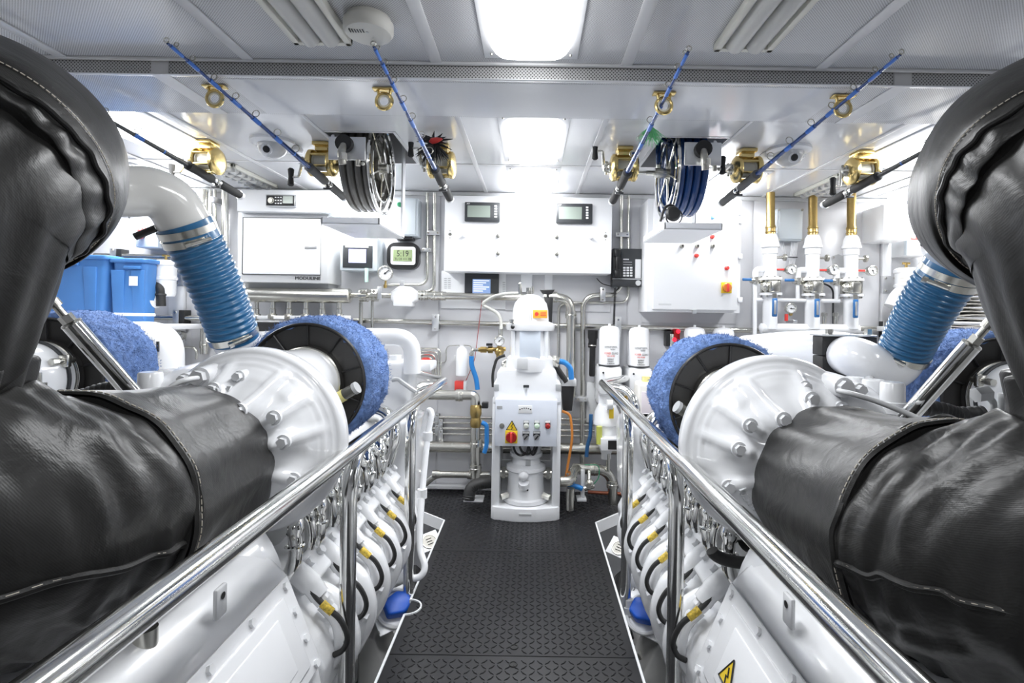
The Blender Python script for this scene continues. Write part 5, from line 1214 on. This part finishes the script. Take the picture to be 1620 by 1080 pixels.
    # feet and pumps low down
    for y in (1.62, 2.15):
        B().prism([T(.50, y-.09, -.33), T(.62, y-.09, -.33), T(.62, y-.09, -.12), T(.56, y-.09, -.12), T(.50, y-.09, -.25)], (0, .18, 0), .01).build('engine_foot', BILGE, t)
        B().cyl(T(.53, y, -.30), T(.53, y, -.22), .03, n=6).build('foot_nut', STEEL, t)
    B().lathe(T(.56, 2.3, .03), (-s, 0, 0), [(0, .10), (.03, .10), (.05, .07), (.08, .06), (.09, .03)], 26).build('water_pump', CAST, t)
    B().cyl(T(.46, 2.16, .0), T(.46, 2.16, -.10), .018).hexn(T(.46, 2.16, -.03), (0, 0, -1), .026, .03).build('pump_fitting', LGREY, t)
    return T
TL = engine(-1); TR = engine(1)

def foundation(s):
    side = 'left' if s < 0 else 'right'
    def T(u, y, z): return Vector((X0+s*u, y, z))
    t = thing('engine_bed', 'grey steel engine bed in the bilge on the %s side' % side, 'engine bed', T(.55, 1.8, ZB), 'engine beds')
    B().prism([T(.50, .8, -.36), T(.80, .8, -.36), T(.80, .8, ZB+.01), T(.50, .8, ZB+.01)], (0, 2.2, 0), .005).build('girder', BILGE, t)
    B().prism([T(.44, .8, -.50), T(.50, .8, -.50), T(.50, .8, ZB+.01), T(.44, .8, ZB+.01)], (0, 2.2, 0), .005).build('step_plate', BILGE, t)
    for y in (1.55, 1.78, 2.05):
        q = B(); arc = [T(.455+.0, y+.07*math.cos(a), -.36+.05*math.sin(a)) for a in [PI*k/8 for k in range(9)]]
        q.prism([T(.455, y+.1, -.37), T(.455, y+.1, -.26), T(.455, y-.1, -.26), T(.455, y-.1, -.37)]+arc[::-1], (s*.05, 0, 0), .004)
        q.build('arched_mount', LGREY, t)
        B().cyl(T(.48, y-.13, -.36), T(.48, y-.13, -.34), .02, n=6).build('hold_down_bolt', STEELD, t)
foundation(-1); foundation(1)
def valve_sign(px, py, Y, s, lab, blue):
    c = P(px, py, Y); t = thing('valve_plate', lab, 'valve', tuple(c), 'tilted valve plates beside the walkway')
    rz = Matrix.Rotation(-s*.30, 3, 'Y') @ Matrix.Rotation(.55, 3, 'X') @ Matrix.Rotation(s*-.75, 3, 'Z')
    def L(x, y, z): return c+rz @ Vector((x*-s, y, z))
    sz = .092 if blue else .06
    q = B(); q.prism([L(-sz, -sz*.8, 0), L(sz, -sz*.8, 0), L(sz, sz*.9, 0), L(-sz, sz*.9, 0)], rz @ Vector((0, 0, .008)), .002); q.build('plate', WHITE2, t)
    up = rz @ Vector((0, 0, 1))
    if blue:
        B().torus(L(.0, 0, .014), up, .075, .009, 36, 8).build('grey_ring', LGREY, t)
        hp = [L(-.05, -.030, .012), L(.015, -.048, .012), L(.055, -.028, .012), L(.055, .028, .012), L(.015, .048, .012), L(-.05, .030, .012)]
        B().prism(hp, up*.045, .01).build('blue_handle', BLUEK, t, label='large blue turning handle')
        q = B(); q.tube([L(.06, -.03, .01), L(.09, .0, .01)], .0025, 4); q.build('red_mark', INKR, t)
        for tx_, xx, yy in (('2', -.085, .07), ('1', -.09, -.06), ('3', .085, .075)):
            o = text(tx_, L(xx, yy, .0085), .02, INK, t); o.rotation_euler = rz.to_euler()
    else:
        B().torus(L(0, 0, .010), up, .038, .004, 28, 6).build('gauge_ring', STEELD, t); B().cyl(L(0, 0, .008), L(0, 0, .011), .036, n=26).build('gauge_face', mat('dial_tan', (.55, .53, .47), .4), t)
        q = B()
        for k in range(3): q.tube([L(-.015, -.015+.015*k, .0125), L(.015, -.015+.015*k, .0125)], .002, 4)
        q.build('gauge_print', INK, t)
valve_sign(626, 964, 2.14, -1, 'tilted white valve plate with large blue handle left of the walkway', True)
valve_sign(1021, 974, 2.14, 1, 'tilted white valve plate with large blue handle right of the walkway', True)
valve_sign(679, 858, 2.8, -1, 'small white plate with round dial at the far left edge of the walkway', False)
valve_sign(980, 868, 2.8, 1, 'small white plate with round dial at the far right edge of the walkway', False)
for s, lab in ((-1, 'black hose bundle in the bilge under the far end of the left engine'), (1, 'black hose bundle in the bilge under the far end of the right engine')):
    q = B()
    for k in range(4): q.tube(catmull([Vector((X0+s*(.47+.03*k), 1.9+.2*k, -.45)), Vector((X0+s*(.45+.02*k), 2.2+.1*k, -.18-.03*k)), Vector((X0+s*.50, 2.5+.08*k, -.12-.04*k)), Vector((X0+s*(.56), 2.8, -.2))]), .016, 8)
    q.build('hose_bundle', RUBBER, None, lab, 'hose')

# ---- air filters
def air_filter(c, s, lab, inboard):
    Y0, L, R = c.y, .24, .205; t = thing('air_filter', lab, 'air filter', tuple(c), 'fleece covered air filters')
    rnd = random.Random(int(c.x*100)); n, mrings = 120, 26
    def rad(a, y): 
        v = Vector((math.cos(a)*2.2, y*9, math.sin(a)*2.2)); return .010*noise.noise(v*2.2)+.006*noise.noise(v*7)+.003*noise.noise(v*18)
    R0 = []
    prof = [(0.0, R-.012), (.004, R+.002), (.014, R+.012)]+[(.014+(L-.03)*k/18, R+.014) for k in range(1, 19)]+[(L-.006, R+.008), (L, R-.02)]
    for y, r in prof: R0.append([Vector((c.x+(r+rad(2*PI*k/n, y))*math.cos(2*PI*k/n), Y0+y, c.z+(r+rad(2*PI*k/n, y))*math.sin(2*PI*k/n))) for k in range(n)])
    fz = B().rings(R0, cap=False).build('fleece_wrap', FUZZ, t, label='blue fleece wrap', sharp=80)
    q = bmesh.new()         # loose fibres
    for k in range(5200):
        a = rnd.uniform(0, 2*PI); y = rnd.uniform(-.002, L); r = R+.012+rad(a, y); e = Vector((math.cos(a), 0, math.sin(a))); tg = Vector((-e.z, 0, e.x))
        p = Vector((c.x, Y0+y, c.z))+e*r; L2 = rnd.uniform(.005, .013); d = (e*.8+tg*rnd.uniform(-1, 1)+Vector((0, rnd.uniform(-1, .6), 0))).normalized()
        v = [q.verts.new(p-tg*.0011), q.verts.new(p+tg*.0011), q.verts.new(p+d*L2)]; q.faces.new(v)
    b = B(); b.bm.free(); b.bm = q; o = b.build('fleece_fibres', FUZZ, t, recalc=False); o['kind'] = 'stuff'
    B().lathe(c+Vector((0, .012, 0)), (0, -1, 0), [(0, R-.008), (.012, R-.004), (.018, R-.010), (.010, R-.016), (.004, .125), (.012, .122), (.014, .11), (.0, .108), (-.05, .1)], 64, cap=False).build('end_disc', mat('filter_black_rubber', (.018, .017, .016), .38), t, label='black end disc')
    B().torus(c+Vector((0, -.008, 0)), (0, 1, 0), R-.008, .004, 64, 6).build('disc_bead', mat('filter_black_rubber', (.018, .017, .016), .38), t)
    for k in range(10):
        a = 2*PI*k/10+.3; e = Vector((math.cos(a), 0, math.sin(a))); B().tube([c+e*.125+Vector((0, .002, 0)), c+e*(R-.014)+Vector((0, -.004, 0))], .0032, 6).build('disc_rib', BLACK, t)
    B().torus(c+Vector((0, -.012, 0)), (0, 1, 0), .117, .005, 48, 8).build('band_clamp', STEEL, t)
    if inboard:
        B().lathe(c+Vector((0, .0, 0)), (0, -1, 0), [(-.02, .112), (.05, .114), (.12, .116), (.25, .125)], 48).build('intake_duct', WHITE, t, label='white duct between turbo and filter')
        e = Vector((-s*.14, 0, -.035)); d = Vector((-s*.85, -.1, .5)).normalized(); p = c+e+Vector((0, -.055, 0))
        B().cyl(p-d*.06, p+d*.055, .019, n=20).build('restriction_gauge', mat('smoked_plastic', (.05, .05, .04), .08, coat=.5), t); B().cyl(p+d*.05, p+d*.062, .020).build('gauge_cap', GLASS if 0 else MGREY, t); B().cyl(p-d*.02, p+d*.012, .0198, n=20).build('yellow_band', mat('yellow_gauge_band', (.75, .68, .25), .3), t)
    else:
        B().lathe(c, (0, -1, 0), [(-.02, .115), (.05, .118), (.12, .114), (.17, .09), (.20, .055), (.212, .0)], 48).build('intake_dome', WHITE, t, label='glossy white dome')
        B().torus(c+Vector((0, -.045, 0)), (0, 1, 0), .121, .006, 48, 8).build('dome_clamp', DARK, t)
        e = Vector((-s*.11, -.05, .06)); B().cyl(c+e-Vector((0, .03, 0)), c+e+Vector((0, .03, 0)), .010).cbox(c+e, (.03, .02, .04), .004).hexn(c+e+Vector((0, -.03, 0)), (0, -1, 0), .012, .02).build('clamp_screw', STEEL, t)
for s, side in ((-1, 'left'), (1, 'right')):
    air_filter(Vector((X0+s*.71, 1.76, .925)) if s < 0 else P(1153, 637, 1.76), s, 'blue fleece air filter with black disc nearest the walkway, %s engine' % side, True)
    air_filter(Vector((X0+s*1.585, 1.76, .93)) if s < 0 else P(1582, 628, 1.76), s, 'blue fleece air filter at the outboard side, %s engine, partly behind lagging' % side, False)

# ---- blue intake ducting
def ducting(s, top, bot, r0, r1, lab):
    d = bot-top; L = d.length; d.normalize(); t = thing('intake_duct', lab, 'duct', tuple(bot), 'blue ribbed intake ducts')
    n = 190; R = []; pts = []
    for k in range(n+1):
        f = k/n; p = top+d*L*f+Vector((s*-.012*math.sin(PI*f), 0, 0)); rr = r0+(r1-r0)*f
        rib = .0032*math.sin(2*PI*f*19) if .15 < f < .93 else 0
        R.append(rr+rib); pts.append(p)
    B().tube(pts, R, 40).build('ribbed_hose', HOSEB, t)
    rr = r0
    for f, m_ in ((.055, STEEL), (.125, STEEL), (.955, STEEL)):
        rr = r0+(r1-r0)*f; c = top+d*L*f; B().lathe(c-d*.011, d, [(0, rr+.001), (.0, rr+.0035), (.022, rr+.0035), (.022, rr+.001)], 44, cap=False).build('band_clamp', m_, t)
        e = Vector((-s*.7, -.72, 0)).normalized(); e = (e-d*e.dot(d)).normalized()
        if f > .1: B().cyl(c+e*(rr+.008)-d.cross(e)*.03, c+e*(rr+.008)+d.cross(e)*.03, .007).hexn(c+e*(rr+.008)+d.cross(e)*.03, d.cross(e), .010, .014).build('clamp_bolt', STEEL, t)
        else:
            e = Vector((s, -.3, 0)).normalized(); B().cyl(c+e*(rr+.005), c+e*(rr+.06)+Vector((0, 0, -.03)), .011).build('clamp_handle', RUBBER, t)
    return t
ltop, lbot = P(292, 352, 1.62), P(372, 536, 1.80)
ducting(-1, ltop, lbot, .079, .076, 'blue ribbed duct hose rising from the left engine to a white elbow')
B().tube(catmull([P(60, 300, 1.30), P(130, 300, 1.42), P(195, 303, 1.50), P(240, 304, 1.55), P(272, 322, 1.59), P(292, 354, 1.62), P(299, 370, 1.635)], 8), .073, 36).torus(P(205, 304, 1.515), (1, .7, 0), .073, .003, 40, 6).build('intake_elbow', mat('off_white_paint', (.70, .695, .67), .15, coat=.4), None, 'off-white elbow pipe entering the blue duct hose at upper left', 'pipe')
cp = catmull([P(366, 522, 1.79), P(378, 545, 1.82), P(400, 552, 1.95), P(440, 545, 2.15), P(520, 536, 2.35), P(560, 533, 2.42)], 8)+fillet([P(575, 532.5, 2.44), P(652, 533, 2.47), P(652, 590, 2.47)], .10, 12)
B().tube(cp, [max(.040, .072-.0011*max(0, i-12)) for i in range(len(cp))], 36).build('charge_pipe', WHITE, None, 'white pipe running behind the left fleece filter and bending down', 'pipe')
rtop, rbot = P(1510, 420, 1.62), P(1427, 564, 1.80)
ducting(1, rtop, rbot, .084, .076, 'blue ribbed duct hose running down to the right engine from upper right')
B().tube(catmull([P(1433, 550, 1.79), P(1420, 575, 1.80), P(1398, 586, 1.80), P(1370, 572, 1.80), P(1350, 564, 1.84), P(1340, 562, 1.92)], 8), .070, 36).build('intake_elbow', WHITE, None, 'white elbow below the blue duct hose on the right engine', 'pipe')
B().tube(catmull([P(1345, 562, 2.0), P(1300, 556, 2.1), P(1240, 556, 2.25), P(1180, 560, 2.4)], 8), .085, 36).build('charge_pipe', WHITE, None, 'wide white pipe between the black block and the right fleece filter', 'pipe')
t = thing('pipe_block', 'black rubber clamp block holding the white pipe on the right engine', 'pipe clamp', tuple(P(1345, 595, 1.95)))
x0, x1, z0, z1 = rect(1301, 532, 1388, 563, 1.93); B().box(x0, x1, 1.93, 2.0, z0, z1, .004).build('upper_half', RUBBER, t)
x0, x1, z0, z1 = rect(1301, 564, 1388, 598, 1.93); B().box(x0, x1, 1.93, 2.0, z0, z1, .004).build('lower_half', RUBBER, t)
x0, x1, z0, z1 = rect(1301, 529.5, 1388, 532, 1.92); B().box(x0, x1, 1.92, 2.01, z0, z1, .001).build('top_plate', ALU, t)
for x in (1312, 1374): B().hexn(P(x, 529, 1.96), (0, 0, 1), .014, .02).build('block_bolt', STEEL, t)
B().cyl(P(1376, 590, 1.85), P(1376, 620, 1.6), .016).build('support_stub', LGREY, t)

# ---- chrome actuator struts
for s, a, b, lab in ((-1, P(113, 512, 1.16), P(232, 648, 1.26), 'polished steel strut leaning behind the left lagging elbow'), (1, P(1537, 545, 1.16), P(1425, 672, 1.26), 'polished steel strut leaning behind the right lagging elbow')):
    t = thing('steel_strut', lab, 'strut', tuple(b), 'polished struts'); d = (b-a).normalized()
    B().tube([a, b], .0195, 28).build('cylinder', CHROME, t)
    B().torus(a, d, .016, .0045, 28, 8).cyl(a+d*.004, a+d*.02, .0165).build('end_collar', STEEL, t)
    B().hexn(a-d*.022, d, .014, .022).build('lock_nut', STEEL, t); B().cyl(a-d*.02, a-d*.05, .008).cyl(a-d*.045, a-d*.062, .0135).cyl(a-d*.06, a-d*.16, .0115).build('rod', STEEL, t)
for s, q, lab in ((-1, [P(95, 628, 1.3), P(125, 628, 1.3), P(160, 618, 1.3), P(192, 612, 1.3)], 'black ribbed hose under the left outboard filter'), (1, [P(1458, 645, 1.3), P(1490, 648, 1.3), P(1515, 655, 1.3), P(1553, 654, 1.3)], 'black hose under the right outboard filter')):
    pts = catmull(q, 12); B().tube(pts, [.018+.002*(k % 3 == 0) for k in range(len(pts))], 18).build('rubber_hose', RUBBER, None, lab, 'hose')
B().tube(catmull([P(1545, 622, 1.2), P(1562, 628, 1.2), P(1572, 640, 1.2), P(1566, 668, 1.2)]), .007, 10).hexn(P(1543, 625, 1.2), (1, 0, .2), .018, .03).cyl(P(1590, 622, 1.2), P(1590, 650, 1.2), .014).build('control_fitting', LGREY, None, 'grey fitting with thin bent tube by the right glossy dome', 'fitting')
B().cyl(P(53, 590, 1.15), P(53, 610, 1.15), .014).cyl(P(55, 606, 1.13), P(55, 628, 1.13), .02, n=6).build('steel_nipple', STEEL, None, 'steel nipple between left lagging and glossy dome', 'fitting')
for x, z in ((1.25, .75),):
    B().prism([P(1486, 683, 1.2), P(1530, 684, 1.2), P(1533, 678, 1.2), P(1560, 678, 1.2), P(1560, 700, 1.2), P(1486, 700, 1.2)], (0, .1, 0), .003).build('white_ledge', WHITE, None, 'small white ledge above the right lagging elbow', 'bracket')

# ================================================================== BLACK LAGGED EXHAUST PIPES
def lagging(s):
    side = 'left' if s < 0 else 'right'
    def T(u, y, z): return Vector((X0+s*u, y, z))
    t = thing('lagged_exhaust', 'huge black cloth-lagged exhaust elbow filling the %s edge of the picture' % side, 'exhaust pipe', T(.72, .9, .5), 'black lagged exhausts')
    sd = 3.1 if s < 0 else 17.7
    def sweep(ctrl, sub, n, name, m_, wr, cap=True):
        """ctrl: (u, y, z, r); wr(f, a) -> extra radius"""
        if s > 0: ctrl = [(c[0]+.012+.045*min(1, max(0, (.95-c[1])/.22)), c[1], c[2]-.025*min(1, max(0, (1.15-c[2])/.3)), c[3]) for c in ctrl]
        P3 = catmull([T(*c[:3]) for c in ctrl], sub); rr = [v.x for v in catmull([Vector((c[3], 0, 0)) for c in ctrl], sub)]
        fr = frames(P3); N = len(P3); R = []
        for i, (p, (tg, u, v)) in enumerate(zip(P3, fr)):
            f = i/(N-1); ring = []
            for k in range(n):
                a = 2*PI*k/n; e = u*math.cos(a)+v*math.sin(a); ring.append(p+e*(rr[i]+wr(f, a, p+e*rr[i])))
            R.append(ring)
        o = B().rings(R, cap=cap).build(name, m_, t, sharp=75)
        return P3, rr, fr, R, o
    def nz(p, k, a): return a*noise.noise(p*k+Vector((sd, 0, 0)))
    # 1 straight sleeve from the turbo towards the camera
    w1 = lambda f, a, p: nz(Vector((p.x, p.y*.25, p.z)), 14, .006)+.0035*math.sin(a*13+4*f)*(1-abs(2*f-1))+nz(p, 5, .008)
    A = sweep([(.755, 1.235, .795, .178), (.752, 1.22, .795, .193), (.745, 1.10, .80, .196), (.735, .98, .812, .196), (.72, .86, .822, .198)], 14, 110, 'straight_sleeve', LAG, w1)
    # 2 lower elbow turning up
    def w2(f, a, p):
        g = nz(p, 4.5, .016)+nz(Vector((p.x*3, p.y*6, p.z*1.5)), 6, .010)
        gather = .010*math.sin(a*17+2.5*noise.noise(p*6))*max(0, 1-abs(f-.95)/.25)
        below = .006*math.sin(p.x*110+3*noise.noise(p*7))*(1 if p.z < .72 else 0)
        return g+gather+below*.8
    E = sweep([(.722, .91, .818, .193), (.724, .87, .82, .197), (.738, .81, .83, .200), (.768, .75, .865, .198), (0.837, .712, .93, .187), (0.843, .702, 1.00, .167), (0.835, .702, 1.05, .151), (0.826, .702, 1.09, .143), (0.822, .702, 1.11, .139)], 12, 132, 'lower_elbow', LAG, w2)
    # 3 inner sleeve between the elbows
    w3 = lambda f, a, p: nz(Vector((p.x*1.6, p.y*1.6, p.z*.4)), 9, .009)+.0022*math.sin(a*16+3*f)
    Nk = sweep([(0.838, .715, 1.03, .122), (0.823, .705, 1.09, .133), (0.793, .695, 1.16, .138), (0.760, .685, 1.23, .142), (0.748, .688, 1.29, .148), (0.748, .72, 1.33, .148), (0.788, .80, 1.365, .145), (0.828, .88, 1.37, .14)], 14, 120, 'inner_sleeve', LAG2, w3)
    # 4 upper jacket, opening towards the camera
    def w4(f, a, p):
        ruf = .0045*(math.sin(a*21+9*noise.noise(p*6))*.6+1.2*noise.noise(p*26))*max(0, 1-abs(f-.10)/.16)
        return nz(p, 5, .012)+ruf
    U = sweep([(0.748, .698, 1.334, .150), (0.751, .706, 1.340, .163), (0.760, .72, 1.354, .174), (0.778, .745, 1.372, .186), (0.820, .80, 1.392, .196), (0.878, .87, 1.400, .196), (0.978, .94, 1.400, .19), (1.128, .99, 1.392, .18), (1.348, 1.0, 1.372, .17)], 12, 150, 'upper_jacket', LAG, w4)
    # rolled hems and stitching
    def seam(data, f, dr, r, m_, name, fa0=0, fa1=2*PI, lab=None, wav=.0):
        P3, rr, fr, R, o = data; i = min(len(P3)-1, int(f*(len(P3)-1))); ring = R[i]; c = P3[i]; n = len(ring); pts = []
        for k in range(n):
            e = (ring[k]-c); pts.append(c+e*(1+dr/e.length)+Vector((0, wav*math.sin(k*.9), 0)))
        q = B()
        if name == 'stitching':
            for k in range(0, n): q.tube([pts[k], pts[k]+(pts[(k+1) % n]-pts[k])*.72], r, 5)
        else: q.tube(pts, r, 8, closed=True)
        return q.build(name, m_, t, lab)
    seam(A, .05, .003, .0010, THREAD, 'stitching'); seam(A, .97, .010, .0009, THREAD, 'stitching')
    seam(E, .04, .004, .008, LAG, 'rolled_hem', wav=.002)
    seam(A, .02, .0, .006, LAG, 'rolled_hem')
    seam(A, .90, .003, .005, LAG, 'rolled_hem')
    # flat overlapping collar over the joint
    P3, rr, fr, R, o = A; N = len(P3)
    B().rings([[p+(p-P3[i]).normalized()*d for p in R[i]] for i, d in ((N-9, .0), (N-9, .007), (N-5, .009), (N-2, .009), (N-1, .004))], cap=False).build('collar', LAG, t)
    # upper jacket seam rings run across the bend
    seam(U, .17, .003, .0045, LAG2, 'rolled_hem', wav=.003); seam(U, .25, .002, .0009, THREAD, 'stitching')
    # long seam lines following the bends
    def long_seam(data, a_deg, f0, f1, r, m_, name, dr=.002, dash=True):
        P3, rr, fr, R, o = data; N = len(P3); n = len(R[0]); q = B(); i0, i1 = int(f0*(N-1)), int(f1*(N-1)); pts = []
        best = int((a_deg % 360)/360*n)
        for i in range(i0, i1+1): c = P3[i]; e = R[i][best]-c; pts.append(c+e*(1+dr/e.length))
        if dash:
            for k in range(len(pts)-1):
                for j in (0, 1, 2):
                    a, b = pts[k].lerp(pts[k+1], j/3), pts[k].lerp(pts[k+1], (j+.7)/3); q.tube([a, b], r, 5)
        else: q.tube(pts, r, 8)
        return q.build(name, m_, t)
    def nearest(data, f, target):    # column whose direction is closest to target at fraction f
        P3, rr, fr, R, o = data; i = int(f*(len(P3)-1)); n = len(R[i]); tv = Vector(target).normalized()
        return max(range(n), key=lambda k: (R[i][k]-P3[i]).normalized().dot(tv))/n*360
    P3, rr, fr, R, o = E; pts = []
    for i in range(3, int(len(P3)*.62)):
        c = [p for p in R[i] if (p-P3[i]).dot(Vector((-s*.8, -.6, 0))) > 0 and abs(p.z-(.775+.0016*(i-10))) < .012]
        if c: pts.append(min(c, key=lambda p: abs(p.z-(.775+.0016*(i-10)))))
    if len(pts) > 6:
        pts = catmull(pts[::3]+[pts[-1]], 5); B().tube(pts, .0065, 8).build('gathered_seam', LAG, t)
        q = B()
        for k in range(0, len(pts)-1, 2): e = Vector((-s*.5, -.6, .5))*.006; q.tube([pts[k]+e, pts[k+1]+e], .0009, 5)
        q.build('stitching', THREAD, t)
    ad = nearest(Nk, .2, (-s*.95, -.6, .0)); long_seam(Nk, ad, .0, .35, .0010, THREAD, 'stitching', .003)
    return t
lagging(-1); lagging(1)
